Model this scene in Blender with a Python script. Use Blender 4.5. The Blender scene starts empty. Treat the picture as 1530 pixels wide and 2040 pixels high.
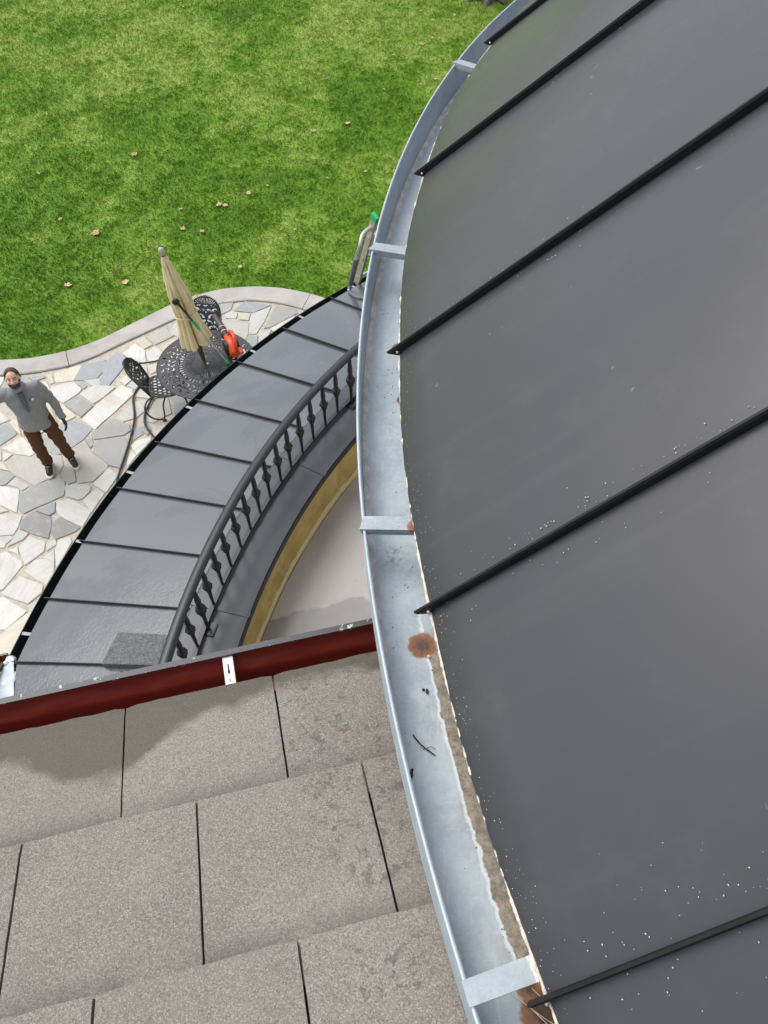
import bpy, bmesh, math, random
import numpy as np
from mathutils import Vector, Matrix, noise

random.seed(7)
np.random.seed(7)
scene = bpy.context.scene
COL = scene.collection
R = math.radians

# ------------------------------------------------------------------ camera, sky, sun, exposure
CAM_H = 8.1
PITCH = 53.9
cam_data = bpy.data.cameras.new("camera")
cam_data.sensor_fit = 'HORIZONTAL'
cam_data.sensor_width = 36.0
cam_data.lens = 36.0 * 1534.0 / 1530.0
cam_data.clip_start = 0.02
cam_data.clip_end = 600.0
cam = bpy.data.objects.new("camera", cam_data)
COL.objects.link(cam)
cam.location = (0.0, 0.0, CAM_H)
cam.rotation_euler = (R(90.0 - PITCH), 0.0, 0.0)
scene.camera = cam

SUN_ELEV, SUN_AZ = 60.0, 301.0      # azimuth counted from +Y clockwise
world = bpy.data.worlds.new("World")
scene.world = world
world.use_nodes = True
wn, wl = world.node_tree.nodes, world.node_tree.links
wn.clear()
w_out = wn.new("ShaderNodeOutputWorld")
w_bg = wn.new("ShaderNodeBackground")
w_sky = wn.new("ShaderNodeTexSky")
w_sky.sky_type = 'NISHITA'
w_sky.sun_disc = False
w_sky.sun_elevation = R(SUN_ELEV)
w_sky.sun_rotation = R(SUN_AZ)
w_sky.air_density = 1.0
w_sky.dust_density = 4.0
w_sky.ozone_density = 1.0
w_hsv = wn.new("ShaderNodeHueSaturation")          # an overcast sky is nearly grey
w_hsv.inputs['Saturation'].default_value = 0.42
w_bg.inputs['Strength'].default_value = 0.15
wl.new(w_sky.outputs[0], w_hsv.inputs['Color'])
wl.new(w_hsv.outputs[0], w_bg.inputs[0])
wl.new(w_bg.outputs[0], w_out.inputs[0])

sun_data = bpy.data.lights.new("sun", 'SUN')
sun_data.energy = 0.7
sun_data.angle = R(40.0)
sun_data.color = (1.0, 0.97, 0.92)
sun = bpy.data.objects.new("sun", sun_data)
COL.objects.link(sun)
_az = R(SUN_AZ)
_to_sun = Vector((math.sin(_az) * math.cos(R(SUN_ELEV)), math.cos(_az) * math.cos(R(SUN_ELEV)), math.sin(R(SUN_ELEV))))
sun.rotation_euler = _to_sun.to_track_quat('Z', 'Y').to_euler()
sun.location = (0, 0, 40)

scene.view_settings.view_transform = 'Standard'
scene.view_settings.look = 'None'
scene.view_settings.gamma = 1.0
scene.view_settings.use_curve_mapping = False
scene.view_settings.exposure = 0.66

# ------------------------------------------------------------------ helpers
def tag(o, label=None, cat=None, group=None, kind=None):
    if label: o['label'] = label
    if cat: o['category'] = cat
    if group: o['group'] = group
    if kind: o['kind'] = kind
    return o

def empty(name, loc=(0, 0, 0), rz=0.0):
    o = bpy.data.objects.new(name, None)
    o.empty_display_size = 0.1
    o.location = loc
    o.rotation_euler = (0, 0, rz)
    COL.objects.link(o)
    return o

class MB:
    """collects vertices and faces, builds ONE mesh object"""
    def __init__(self):
        self.v, self.f = [], []
    def add(self, vs, fs):
        n = len(self.v)
        self.v.extend(tuple(x) for x in vs)
        self.f.extend(tuple(i + n for i in f) for f in fs)
    def box(self, lo, hi, M=None):
        x0, y0, z0 = lo; x1, y1, z1 = hi
        vs = [Vector(p) for p in ((x0,y0,z0),(x1,y0,z0),(x1,y1,z0),(x0,y1,z0),(x0,y0,z1),(x1,y0,z1),(x1,y1,z1),(x0,y1,z1))]
        if M is not None: vs = [M @ v for v in vs]
        self.add(vs, [(0,3,2,1),(4,5,6,7),(0,1,5,4),(1,2,6,5),(2,3,7,6),(3,0,4,7)])
    def prism(self, poly, z0, z1, M=None):
        n = len(poly)
        vs = [Vector((p[0], p[1], z0)) for p in poly] + [Vector((p[0], p[1], z1)) for p in poly]
        if M is not None: vs = [M @ v for v in vs]
        fs = [tuple(reversed(range(n))), tuple(range(n, 2*n))] + [(i, (i+1) % n, n+(i+1) % n, n+i) for i in range(n)]
        self.add(vs, fs)
    def tube(self, pts, rad, seg=8, caps=True, squash=None):
        pts = [Vector(p) for p in pts]
        rads = rad if isinstance(rad, (list, tuple)) else [rad] * len(pts)
        rings, up = [], None
        for i, p in enumerate(pts):
            t = (pts[min(i+1, len(pts)-1)] - pts[max(i-1, 0)]).normalized()
            if up is None:
                up = Vector((0, 0, 1)) if abs(t.z) < 0.9 else Vector((1, 0, 0))
            a = t.cross(up).normalized(); b = a.cross(t).normalized(); up = b
            sq = squash or 1.0
            rings.append([p + (a*math.cos(2*math.pi*k/seg) + b*sq*math.sin(2*math.pi*k/seg)) * rads[i] for k in range(seg)])
        vs = [v for r in rings for v in r]
        fs = []
        for i in range(len(pts)-1):
            for k in range(seg):
                k2 = (k+1) % seg
                fs.append((i*seg+k, i*seg+k2, (i+1)*seg+k2, (i+1)*seg+k))
        if caps:
            fs.append(tuple(reversed(range(seg))))
            fs.append(tuple((len(pts)-1)*seg+k for k in range(seg)))
        self.add(vs, fs)
    def lathe(self, prof, seg=12, M=None, phase=0.0):
        """prof = [(r, z)...] round z, closed with caps"""
        vs = []
        for r, z in prof:
            for k in range(seg):
                a = 2*math.pi*k/seg + phase
                vs.append(Vector((r*math.cos(a), r*math.sin(a), z)))
        if M is not None: vs = [M @ v for v in vs]
        fs = []
        for i in range(len(prof)-1):
            for k in range(seg):
                k2 = (k+1) % seg
                fs.append((i*seg+k, i*seg+k2, (i+1)*seg+k2, (i+1)*seg+k))
        fs.append(tuple(reversed(range(seg)))); fs.append(tuple((len(prof)-1)*seg+k for k in range(seg)))
        self.add(vs, fs)
    def sphere(self, c, r, seg=12, rings=8, M=None, scale=(1, 1, 1)):
        c = Vector(c); vs, fs = [], []
        for i in range(rings+1):
            t = math.pi*i/rings
            for k in range(seg):
                a = 2*math.pi*k/seg
                d = Vector((math.sin(t)*math.cos(a)*scale[0], math.sin(t)*math.sin(a)*scale[1], math.cos(t)*scale[2]))*r
                vs.append((M @ (c+d)) if M is not None else c+d)
        for i in range(rings):
            for k in range(seg):
                k2 = (k+1) % seg
                fs.append((i*seg+k, (i+1)*seg+k, (i+1)*seg+k2, i*seg+k2))
        self.add(vs, fs)
    def capsule(self, a, b, ra, rb, seg=12):
        """tapered limb with rounded ends"""
        a, b = Vector(a), Vector(b); t = (b-a).normalized(); L = (b-a).length
        pts, rad = [], []
        for k in range(5):
            q = math.pi/2*(1-k/4); pts.append(a - t*ra*math.sin(q)); rad.append(max(1e-4, ra*math.cos(q)))
        for k in range(5):
            q = math.pi/2*k/4; pts.append(b + t*rb*math.sin(q)); rad.append(max(1e-4, rb*math.cos(q)))
        self.tube(pts, rad, seg)
    def build(self, name, material, parent=None, smooth=None, loc=None, fix=True):
        me = bpy.data.meshes.new(name)
        me.from_pydata([tuple(v) for v in self.v], [], self.f)
        if fix:
            bm = bmesh.new(); bm.from_mesh(me)
            bmesh.ops.remove_doubles(bm, verts=bm.verts, dist=1e-5)
            bmesh.ops.recalc_face_normals(bm, faces=bm.faces)
            bm.to_mesh(me); bm.free()
        if material: me.materials.append(material)
        if smooth is not None:
            me.polygons.foreach_set('use_smooth', [True]*len(me.polygons))
            me.set_sharp_from_angle(angle=R(smooth))
        o = bpy.data.objects.new(name, me)
        COL.objects.link(o)
        if parent: o.parent = parent
        if loc is not None: o.location = loc
        return o

def copy_tree(o, parent=None):
    c = o.copy(); COL.objects.link(c); c.parent = parent
    for ch in list(o.children): copy_tree(ch, c)
    return c

def smoothpath(pts, n=6):
    """Catmull-Rom through points"""
    P = [Vector(p) for p in pts]; P = [2*P[0]-P[1]] + P + [2*P[-1]-P[-2]]
    out = []
    for i in range(1, len(P)-2):
        for k in range(n):
            t = k/n
            out.append(0.5*((2*P[i]) + (P[i+1]-P[i-1])*t + (2*P[i-1]-5*P[i]+4*P[i+1]-P[i+2])*t*t + (3*P[i]-P[i-1]-3*P[i+1]+P[i+2])*t**3))
    out.append(P[-2]); return out

# ---- polar work round the turret axis
CX, CY = 4.196, 1.323
def pol(r, a, z):
    a = R(a); return Vector((CX + r*math.cos(a), CY + r*math.sin(a), z))

def sweep(mb, prof, a0, a1, n, closed_ring=False):
    """turn a closed (r,z) outline round the turret axis from a0 to a1 degrees"""
    m = len(prof); vs = []
    cnt = n if closed_ring else n+1
    for i in range(cnt):
        a = a0 + (a1-a0)*i/n
        vs += [pol(r, a, z) for r, z in prof]
    fs = []
    for i in range(n):
        j = (i+1) % cnt
        for k in range(m):
            k2 = (k+1) % m
            fs.append((i*m+k, j*m+k, j*m+k2, i*m+k2))
    if not closed_ring:
        fs.append(tuple(range(m))); fs.append(tuple(reversed([n*m+k for k in range(m)])))
    mb.add(vs, fs)

def shell(mb, rows, t):
    """closed plate: rows = grid of points (top side), thickness t downwards"""
    nr, nc = len(rows), len(rows[0])
    vs = [p for r in rows for p in r] + [p - Vector((0, 0, t)) for r in rows for p in r]
    o = nr*nc; fs = []
    for i in range(nr-1):
        for j in range(nc-1):
            q = (i*nc+j, i*nc+j+1, (i+1)*nc+j+1, (i+1)*nc+j)
            fs.append(q); fs.append(tuple(o+x for x in reversed(q)))
    def side(idx):
        for a, b in zip(idx[:-1], idx[1:]): fs.append((a, o+a, o+b, b))
    side([j for j in range(nc)]); side([(nr-1)*nc+j for j in range(nc)])
    side([i*nc for i in range(nr)]); side([i*nc+nc-1 for i in range(nr)])
    mb.add(vs, fs)

# ------------------------------------------------------------------ materials
class NT:
    def __init__(self, name):
        self.m = bpy.data.materials.new(name); self.m.use_nodes = True
        self.t = self.m.node_tree; self.n = self.t.nodes; self.l = self.t.links
        self.b = self.n['Principled BSDF']
        self.pos = self.n.new('ShaderNodeNewGeometry').outputs['Position']
    def link(self, a, b): self.l.new(a, b)
    def _set(self, sock, v):
        if isinstance(v, bpy.types.NodeSocket): self.l.new(v, sock)
        else: sock.default_value = v
    def noise(self, scale, detail=5, rough=0.55, dist=0.0, vec=None, out='Fac'):
        k = self.n.new('ShaderNodeTexNoise'); k.inputs['Scale'].default_value = scale
        k.inputs['Detail'].default_value = detail; k.inputs['Roughness'].default_value = rough
        k.inputs['Distortion'].default_value = dist
        self.l.new(vec or self.pos, k.inputs['Vector']); return k.outputs[out]
    def voro(self, scale, feature='F1', vec=None, out='Distance', rnd=1.0):
        k = self.n.new('ShaderNodeTexVoronoi'); k.feature = feature; k.inputs['Scale'].default_value = scale
        k.inputs['Randomness'].default_value = rnd
        self.l.new(vec or self.pos, k.inputs['Vector']); return k.outputs[out]
    def ramp(self, f, a, b, lo=0.0, hi=1.0, smooth=True):
        k = self.n.new('ShaderNodeMapRange'); k.interpolation_type = 'SMOOTHSTEP' if smooth else 'LINEAR'
        self._set(k.inputs['Value'], f); self._set(k.inputs['From Min'], a); self._set(k.inputs['From Max'], b)
        self._set(k.inputs['To Min'], lo); self._set(k.inputs['To Max'], hi); return k.outputs[0]
    def mix(self, f, a, b, mode='MIX'):
        k = self.n.new('ShaderNodeMix'); k.data_type = 'RGBA'; k.blend_type = mode
        self._set(k.inputs[0], f)
        for s, v in ((6, a), (7, b)):
            self._set(k.inputs[s], v if isinstance(v, bpy.types.NodeSocket) else (*v, 1.0))
        return k.outputs[2]
    def math(self, op, a, b=0.0, c=None):
        k = self.n.new('ShaderNodeMath'); k.operation = op
        self._set(k.inputs[0], a); self._set(k.inputs[1], b)
        if c is not None: self._set(k.inputs[2], c)
        return k.outputs[0]
    def vmath(self, op, a, b=None):
        k = self.n.new('ShaderNodeVectorMath'); k.operation = op
        self._set(k.inputs[0], a)
        if b is not None: self._set(k.inputs[1], b)
        return k.outputs['Value'] if op in ('DOT_PRODUCT', 'LENGTH', 'DISTANCE') else k.outputs[0]
    def bump(self, h, strength=0.3, dist=0.01, normal=None):
        k = self.n.new('ShaderNodeBump'); k.inputs['Strength'].default_value = strength
        k.inputs['Distance'].default_value = dist; self.l.new(h, k.inputs['Height'])
        if normal: self.l.new(normal, k.inputs['Normal'])
        return k.outputs[0]
    def objcolor(self):
        return self.n.new('ShaderNodeObjectInfo').outputs['Color']
    def rand(self):
        return self.n.new('ShaderNodeObjectInfo').outputs['Random']
    def scaled(self, s):
        return self.vmath('MULTIPLY', self.pos, s)
    def done(self, color=None, rough=None, metal=None, normal=None, spec=None, coat=None, coat_rough=None):
        b = self.b.inputs
        for key, v in (('Base Color', color), ('Roughness', rough), ('Metallic', metal), ('Normal', normal), ('Specular IOR Level', spec), ('Coat Weight', coat), ('Coat Roughness', coat_rough)):
            if v is None: continue
            if key == 'Base Color' and not isinstance(v, bpy.types.NodeSocket): v = (*v, 1.0)
            self._set(b[key], v)
        return self.m

def simple(name, c, rough=0.5, metal=0.0, var=0.15, vscale=12.0, bump=0.0, bscale=80.0, spec=0.5, coat=None):
    t = NT(name); f = t.noise(vscale, 5)
    c2 = tuple(x*(1-var) for x in c); c3 = tuple(min(1, x*(1+var)) for x in c)
    col = t.mix(t.ramp(f, 0.3, 0.7), c2, c3)
    nrm = t.bump(t.noise(bscale, 4), bump, 0.004) if bump else None
    return t.done(col, rough, metal, nrm, spec, coat)

def polar_nodes(t):
    sub = t.vmath('SUBTRACT', t.pos, (CX, CY, 0.0))
    flat = t.vmath('MULTIPLY', sub, (1, 1, 0))
    r = t.vmath('LENGTH', flat)
    sp = t.n.new('ShaderNodeSeparateXYZ'); t.link(sub, sp.inputs[0])
    ang = t.math('ARCTAN2', t.math('MULTIPLY', sp.outputs[1], -1.0), t.math('MULTIPLY', sp.outputs[0], -1.0))
    return r, ang          # ang = azimuth - 180 degrees, in radians

def m_turret_panel():
    t = NT('charcoal_roof_metal')
    d = t.noise(1.3, 3); f = t.noise(60, 3, 0.7)
    col = t.mix(t.ramp(d, .3, .7), (.034, .035, .042), (.041, .042, .049))
    dust = t.math('MULTIPLY', t.ramp(t.noise(7, 6, .7), .52, .75), .12)
    col = t.mix(dust, col, (.12, .12, .12))
    rr_, aa_ = polar_nodes(t)
    cv = t.n.new('ShaderNodeCombineXYZ'); t.link(t.math('MULTIPLY', aa_, 95.0), cv.inputs[0]); t.link(t.math('MULTIPLY', rr_, 1.6), cv.inputs[1])
    run = t.noise(1.0, 5, .6, 0, cv.outputs[0])
    col = t.mix(t.math('MULTIPLY', t.ramp(run, .52, .72), .16), col, (.075, .076, .080))
    scuff = t.ramp(t.noise(11, 2, .5, 1.5), .745, .76)
    col = t.mix(t.math('MULTIPLY', scuff, .35), col, (.25, .25, .26))
    rg = t.math('ADD', t.ramp(t.noise(3.1, 6, .65), .3, .7, .30, .38), t.ramp(f, .3, .7, -.02, .03))
    nr = t.bump(t.noise(2.0, 2), .18, .025)
    nr = t.bump(t.noise(900, 2), .035, .001, nr)
    return t.done(col, rg, 0.0, nr, .5, .16, .36)

def m_skirt_panel():
    t = NT('wet_grey_roof_metal')
    a = t.noise(.9, 6, .6, .6); ra = t.rand()
    wet = t.ramp(a, .42, .56)
    col = t.mix(wet, (.070, .078, .091), (.050, .056, .067))  # wet patches; their tone difference also paints in the broad tree reflections
    rg = t.ramp(wet, 0, 1, .30, .16)
    # hammered film of water, mostly towards the near end
    px = t.vmath('DOT_PRODUCT', t.pos, (0.45, -0.9, 0))
    zone = t.ramp(t.math('ADD', px, t.math('MULTIPLY', t.noise(1.1, 4), 1.2)), -3.3, -2.3)
    drops = t.noise(42, 2, .5, .8)
    h = t.math('MULTIPLY', t.ramp(drops, .35, .75), t.math('MULTIPLY', zone, 1.0))
    nr = t.bump(t.noise(1.6, 2), .22, .02)
    nr = t.bump(h, .20, .006, nr)
    return t.done(col, rg, 0.0, nr, .7, .70, .09)

def m_galvanised(stains=True, name='galvanised_steel', tone=1.0):
    t = NT(name)
    sp = t.voro(170, 'F1', out='Color')
    n1 = t.noise(9, 6, .65, .5); n2 = t.noise(260, 3, .7)
    col = t.mix(t.ramp(n1, .3, .7), (.34, .41, .46), (.46, .53, .57))
    sep = t.n.new('ShaderNodeSeparateColor'); t.link(sp, sep.inputs[0])
    col = t.mix(t.math('MULTIPLY', sep.outputs[0], .22), col, (.60, .66, .70))
    col = t.mix(t.math('MULTIPLY', t.ramp(n2, .55, .75), .35), col, (.25, .29, .32))
    streak = t.noise(14, 4, .6, 0, t.scaled((6, 1, 1)))
    col = t.mix(t.math('MULTIPLY', t.ramp(streak, .6, .75), .25), col, (.80, .84, .86))
    if tone != 1.0: col = t.mix(1.0, col, (tone, tone, tone), 'MULTIPLY')
    scr = t.noise(120, 3, .6, 0, t.scaled((1, .06, 1))); scr2 = t.noise(150, 3, .6, 0, t.scaled((.10, 1.2, 1)))
    col = t.mix(t.math('MULTIPLY', t.ramp(t.math('MAXIMUM', scr, scr2), .62, .74), .28), col, (.72, .77, .80))
    col = t.mix(t.math('MULTIPLY', t.ramp(t.noise(420, 2, .6), .70, .76), .7), col, (.10, .10, .10))
    met = t.ramp(n1, .3, .7, .12, .22)
    rg = t.ramp(t.noise(30, 4), .3, .7, .50, .66)
    if stains:
        r, ang = polar_nodes(t)
        wob = t.math('MULTIPLY', t.math('SUBTRACT', t.noise(38, 4), .5), .022)
        # tan silt along the back of the trough
        edge = t.math('ADD', 4.159, wob)
        silt = t.math('MULTIPLY', t.math('SUBTRACT', 1.0, t.ramp(r, t.math('SUBTRACT', edge, .002), t.math('ADD', edge, .002))), t.ramp(ang, R(8.1), R(9.2)))
        tide = t.math('MULTIPLY', t.ramp(r, t.math('SUBTRACT', edge, .001), t.math('ADD', edge, .001)), t.math('SUBTRACT', 1.0, t.ramp(r, t.math('ADD', edge, .003), t.math('ADD', edge, .008))))
        tide = t.math('MULTIPLY', tide, t.ramp(ang, R(7.0), R(8.5)))
        smear = t.math('MULTIPLY', t.ramp(t.noise(16, 6, .75, .5), .50, .68), t.math('SUBTRACT', 1.0, t.ramp(r, 4.157, 4.200)))
        col = t.mix(t.math('MULTIPLY', smear, .5), col, (.30, .25, .20))
        siltc = t.mix(t.ramp(t.noise(70, 6, .75), .3, .7), (.13, .105, .075), (.40, .34, .26))
        col = t.mix(t.math('MULTIPLY', silt, .92), col, siltc)
        col = t.mix(t.math('MULTIPLY', tide, .6), col, (.80, .84, .88))
        # dull grey bloom
        c = pol(4.195, 185.8, 6.703)
        dd = t.math('ADD', t.vmath('DISTANCE', t.pos, tuple(c)), t.math('MULTIPLY', t.noise(45, 5), .05))
        bloom = t.math('MULTIPLY', t.math('SUBTRACT', 1.0, t.ramp(dd, .03, .065)), t.ramp(t.noise(120, 4), .4, .65))
        col = t.mix(t.math('MULTIPLY', bloom, .8), col, (.16, .19, .19))
        rust = None; ring = None
        for rr, aa, z, rad in ((4.168, 188.75, 6.703, .030), (4.158, 176.8, 6.703, .026), (4.150, 179.4, 6.703, .016), (4.143, 197.5, 6.703, .040), (4.160, 186.05, 6.848, .020), (4.155, 197.0, 6.703, .02)):
            c = pol(rr, aa, z)
            dd = t.math('ADD', t.vmath('DISTANCE', t.pos, tuple(c)), t.math('MULTIPLY', t.math('SUBTRACT', t.noise(70, 5), .5), rad*.50))
            k = t.math('SUBTRACT', 1.0, t.ramp(dd, rad*.80, rad*1.04))
            rr_ = t.ramp(dd, rad*.15, rad*.95)
            rust = k if rust is None else t.math('MAXIMUM', rust, k)
            ring = rr_ if ring is None else t.math('MINIMUM', ring, rr_)
        rc = t.mix(t.math('ADD', t.math('MULTIPLY', ring, .85), t.math('MULTIPLY', t.math('SUBTRACT', t.noise(130, 6, .75), .5), 1.5)), (.085, .042, .024), (.33, .135, .052))
        col = t.mix(t.math('MULTIPLY', rust, .93), col, rc)
        dirt = t.math('MAXIMUM', rust, silt)
        met = t.math('MULTIPLY', met, t.math('SUBTRACT', 1.0, dirt))
        rg = t.math('MAXIMUM', rg, t.math('MULTIPLY', dirt, .85))
    nr = t.bump(t.noise(5, 3), .12, .01)
    nr = t.bump(n2, .05, .001, nr)
    return t.done(col, rg, met, nr, .5)

EX, EY = math.cos(R(13.7)), math.sin(R(13.7))       # along the tile courses
UX, UY = math.sin(R(13.7)), -math.cos(R(13.7))      # up the tile roof

def m_tile():
    t = NT('granular_concrete_tile')
    g = t.voro(480, 'F1', out='Color'); sep = t.n.new('ShaderNodeSeparateColor'); t.link(g, sep.inputs[0])
    n1 = t.noise(2.6, 5, .6); n2 = t.noise(430, 3, .75)
    col = t.mix(t.ramp(n1, .3, .7), (.186, .168, .148), (.246, .224, .197))
    col = t.mix(t.math('MULTIPLY', t.ramp(sep.outputs[0], .55, .95), .55), col, (.42, .38, .32))
    col = t.mix(t.math('MULTIPLY', t.ramp(sep.outputs[1], .6, .95), .55), col, (.080, .070, .062))
    col = t.mix(t.math('MULTIPLY', t.rand(), .16), col, (.22, .195, .17))
    e = t.vmath('DOT_PRODUCT', t.pos, (EX, EY, 0)); u = t.vmath('DOT_PRODUCT', t.pos, (UX, UY, 0))
    # lichen
    spots = t.math('MULTIPLY', t.ramp(t.noise(48, 4, .65, .3), .53, .62), t.math('MULTIPLY', t.ramp(t.noise(7, 3), .42, .55), t.ramp(t.math('ADD', e, t.math('MULTIPLY', t.noise(4), .35)), -.10, .22)))
    col = t.mix(t.math('MULTIPLY', spots, .58), col, (.07, .072, .068))
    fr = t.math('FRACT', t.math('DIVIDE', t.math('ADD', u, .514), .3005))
    course_dark = t.math('POWER', t.ramp(fr, .80, 1.0, 0, 1, False), 1.6)  # darkens towards each course edge on the downslope side, broken by noise
    course_dark = t.math('MULTIPLY', course_dark, t.ramp(t.noise(6, 5, .7), .25, .60))
    col = t.mix(t.math('MULTIPLY', course_dark, .60), col, (.085, .078, .072))
    # rain-wet strip along the eaves
    en = t.ramp(e, -1.1, .5, 0, 1, False)
    fc = t.n.new('ShaderNodeFloatCurve'); t.link(en, fc.inputs['Value'])
    cu = fc.mapping.curves[0]
    pts = [(-1.1, -.745), (-.80, -.73), (-.668, -.713), (-.579, -.670), (-.504, -.632), (-.452, -.620), (-.401, -.624), (-.330, -.676), (-.264, -.718), (-.151, -.739), (-.069, -.752), (.16, -.748), (.5, -.75)]
    xy = [((a+1.1)/1.6, (b+.85)/.4) for a, b in pts]
    cu.points[0].location = xy[0]; cu.points[1].location = xy[-1]
    for p in xy[1:-1]: cu.points.new(*p)
    fc.mapping.update()
    ub = t.math('MULTIPLY_ADD', fc.outputs[0], .4, -.85)
    wob = t.math('MULTIPLY', t.math('SUBTRACT', t.noise(11, 5), .5), .09)
    dry = t.ramp(t.math('ADD', t.math('SUBTRACT', u, ub), wob), -.016, .022)
    wetc = t.mix(.80, col, (.066, .058, .040))
    col = t.mix(dry, wetc, col)
    rg = t.ramp(dry, 0, 1, .62, .92)
    nr = t.bump(n2, .55, .0016); nr = t.bump(t.voro(480), .45, .0014, nr)
    return t.done(col, rg, 0, nr, .4)

def m_stone():
    t = NT('flagstone')
    rot = t.n.new('ShaderNodeVectorRotate'); rot.rotation_type = 'Z_AXIS'
    t.link(t.pos, rot.inputs['Vector']); t.link(t.math('MULTIPLY', t.rand(), 6.28), rot.inputs['Angle'])
    v = t.vmath('MULTIPLY', rot.outputs[0], (1, 5, 1))
    vein = t.noise(3.0, 7, .65, .8, v); mott = t.noise(5, 7, .7, .3)
    oc = t.objcolor()
    col = t.mix(t.math('MULTIPLY', t.ramp(vein, .38, .70), .42), oc, t.mix(.65, oc, (.22, .25, .26)))
    col = t.mix(t.math('MULTIPLY', t.ramp(mott, .5, .75), .40), col, (.60, .585, .54))
    col = t.mix(t.math('MULTIPLY', t.ramp(t.noise(2.2, 6, .7), .52, .72), .40), col, (.40, .34, .24))
    spots = t.ramp(t.noise(9, 4, .6), .70, .76)
    col = t.mix(t.math('MULTIPLY', t.ramp(t.noise(1.3, 5, .6), .5, .7), .18), col, t.mix(.5, col, (.20, .20, .19)))
    col = t.mix(t.math('MULTIPLY', spots, .55), col, (.18, .19, .18))
    nr = t.bump(vein, .25, .01); nr = t.bump(t.noise(60, 5), .3, .004, nr)
    return t.done(col, t.ramp(mott, .3, .7, .55, .8), 0, nr, .4)

def m_grass(ground=False):
    t = NT('turf_ground' if ground else 'grass_blade')
    big = t.noise(.42, 4, .6, .3, t.vmath('MULTIPLY', t.pos, (1, .8, 0))); mid = t.noise(1.7, 5, .65, .4, t.vmath('MULTIPLY', t.pos, (1, 1, 0)))
    fine = t.noise(23, 3, .7)
    s = t.math('ADD', t.math('ADD', t.math('MULTIPLY', big, .60), t.math('MULTIPLY', mid, .32)), t.math('MULTIPLY', t.noise(5.5, 3, .6, .5), .08))
    # farther lawn is drier
    sp = t.n.new('ShaderNodeSeparateXYZ'); t.link(t.pos, sp.inputs[0])
    s = t.math('ADD', s, t.ramp(sp.outputs[1], 9.5, 20, -.030, .050, False))
    col = t.mix(t.ramp(s, .40, .56), (.110, .245, .014), (.190, .355, .028))
    col = t.mix(t.math('MULTIPLY', t.ramp(s, .495, .61), .58), col, (.46, .54, .14))
    dry = t.ramp(t.noise(.9, 6, .75, .3, t.vmath('ADD', t.pos, (31, 7, 0))), .62, .72)
    col = t.mix(t.math('MULTIPLY', dry, .55), col, (.36, .29, .14))
    col = t.mix(t.ramp(fine, .25, .75, 0, .38), col, t.mix(.6, col, (.042, .100, .010)))
    at = t.n.new('ShaderNodeAttribute'); at.attribute_name = 'tint'
    col = t.mix(t.math('MULTIPLY', at.outputs['Fac'], .25), col, (.30, .38, .09))
    if ground: col = t.mix(1.0, col, (.80, .82, .80), 'MULTIPLY')      # ground colour darkened to carry the blades' average self-shadow
    return t.done(col, .6, 0, t.bump(fine, .4, .03) if ground else None, .15)

def m_ochre():
    t = NT('ochre_membrane_wall')
    r, ang = polar_nodes(t)
    sp = t.n.new('ShaderNodeSeparateXYZ'); t.link(t.pos, sp.inputs[0])
    z = sp.outputs[2]
    col = t.mix(t.ramp(t.noise(5, 6, .6, .4), .3, .7), (.38, .29, .09), (.54, .43, .17))
    wob = t.math('MULTIPLY', t.noise(9, 5, .7), .13)
    pale = t.math('SUBTRACT', 1.0, t.ramp(z, t.math('ADD', 2.915, wob), t.math('ADD', 2.925, wob)))
    col = t.mix(t.math('MULTIPLY', pale, .85), col, (.82, .73, .50))
    strip = t.ramp(t.math('ABSOLUTE', t.math('SUBTRACT', t.math('FRACT', t.math('MULTIPLY', t.math('ADD', ang, t.math('MULTIPLY', z, -.06)), 5.7)), .5)), .475, .49)
    col = t.mix(t.math('MULTIPLY', strip, .35), col, (.55, .46, .25))
    return t.done(col, .55, 0, t.bump(t.noise(14, 5), .2, .01), .4)

def m_deck():
    t = NT('grey_deck_coating')
    n = t.noise(1.4, 6, .6, .5)
    col = t.mix(t.ramp(n, .3, .7), (.32, .31, .31), (.42, .41, .41))
    u = t.vmath('DOT_PRODUCT', t.pos, (UX, UY, 0))
    wet = t.ramp(t.math('ADD', u, t.math('MULTIPLY', t.math('SUBTRACT', t.noise(2.6, 4, .5), .5), .40)), -2.87, -2.84)
    col = t.mix(t.math('MULTIPLY', wet, .45), col, (.13, .126, .124))
    col = t.mix(t.math('MULTIPLY', t.ramp(t.noise(25, 4, .7), .62, .72), .3), col, (.12, .115, .11))
    return t.done(col, t.ramp(wet, 0, 1, .40, .25), 0, t.bump(t.noise(3, 4), .1, .01), .5)

def m_red():
    t = NT('red_brown_gutter_paint')
    n = t.noise(8, 5, .6, .3, t.scaled((1, 1, 4)))
    col = t.mix(t.ramp(n, .3, .7), (.19, .022, .014), (.25, .034, .020))
    return t.done(col, t.ramp(n, .3, .7, .30, .5), 0, t.bump(t.noise(20, 4), .1, .004), .5)

def m_scuffed(name, base=(.042, .046, .054)):
    t = NT(name)
    sc = t.math('MULTIPLY', t.ramp(t.noise(26, 6, .75, .8), .595, .625), 1.0)
    col = t.mix(t.ramp(t.noise(6), .3, .7), tuple(x*.85 for x in base), tuple(x*1.15 for x in base))
    col = t.mix(t.math('MULTIPLY', sc, .85), col, (.62, .63, .63))
    return t.done(col, .42, 0, t.bump(t.noise(90, 3), .08, .002), .5)

def m_concrete():
    t = NT('kerb_concrete')
    n = t.noise(2.4, 7, .65, .3)
    col = t.mix(t.ramp(n, .3, .7), (.35, .335, .31), (.46, .44, .41))
    col = t.mix(t.math('MULTIPLY', t.ramp(t.noise(120, 3, .7), .5, .7), .25), col, (.30, .27, .24))
    return t.done(col, .85, 0, t.bump(t.noise(150, 4), .3, .003), .3)

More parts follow.
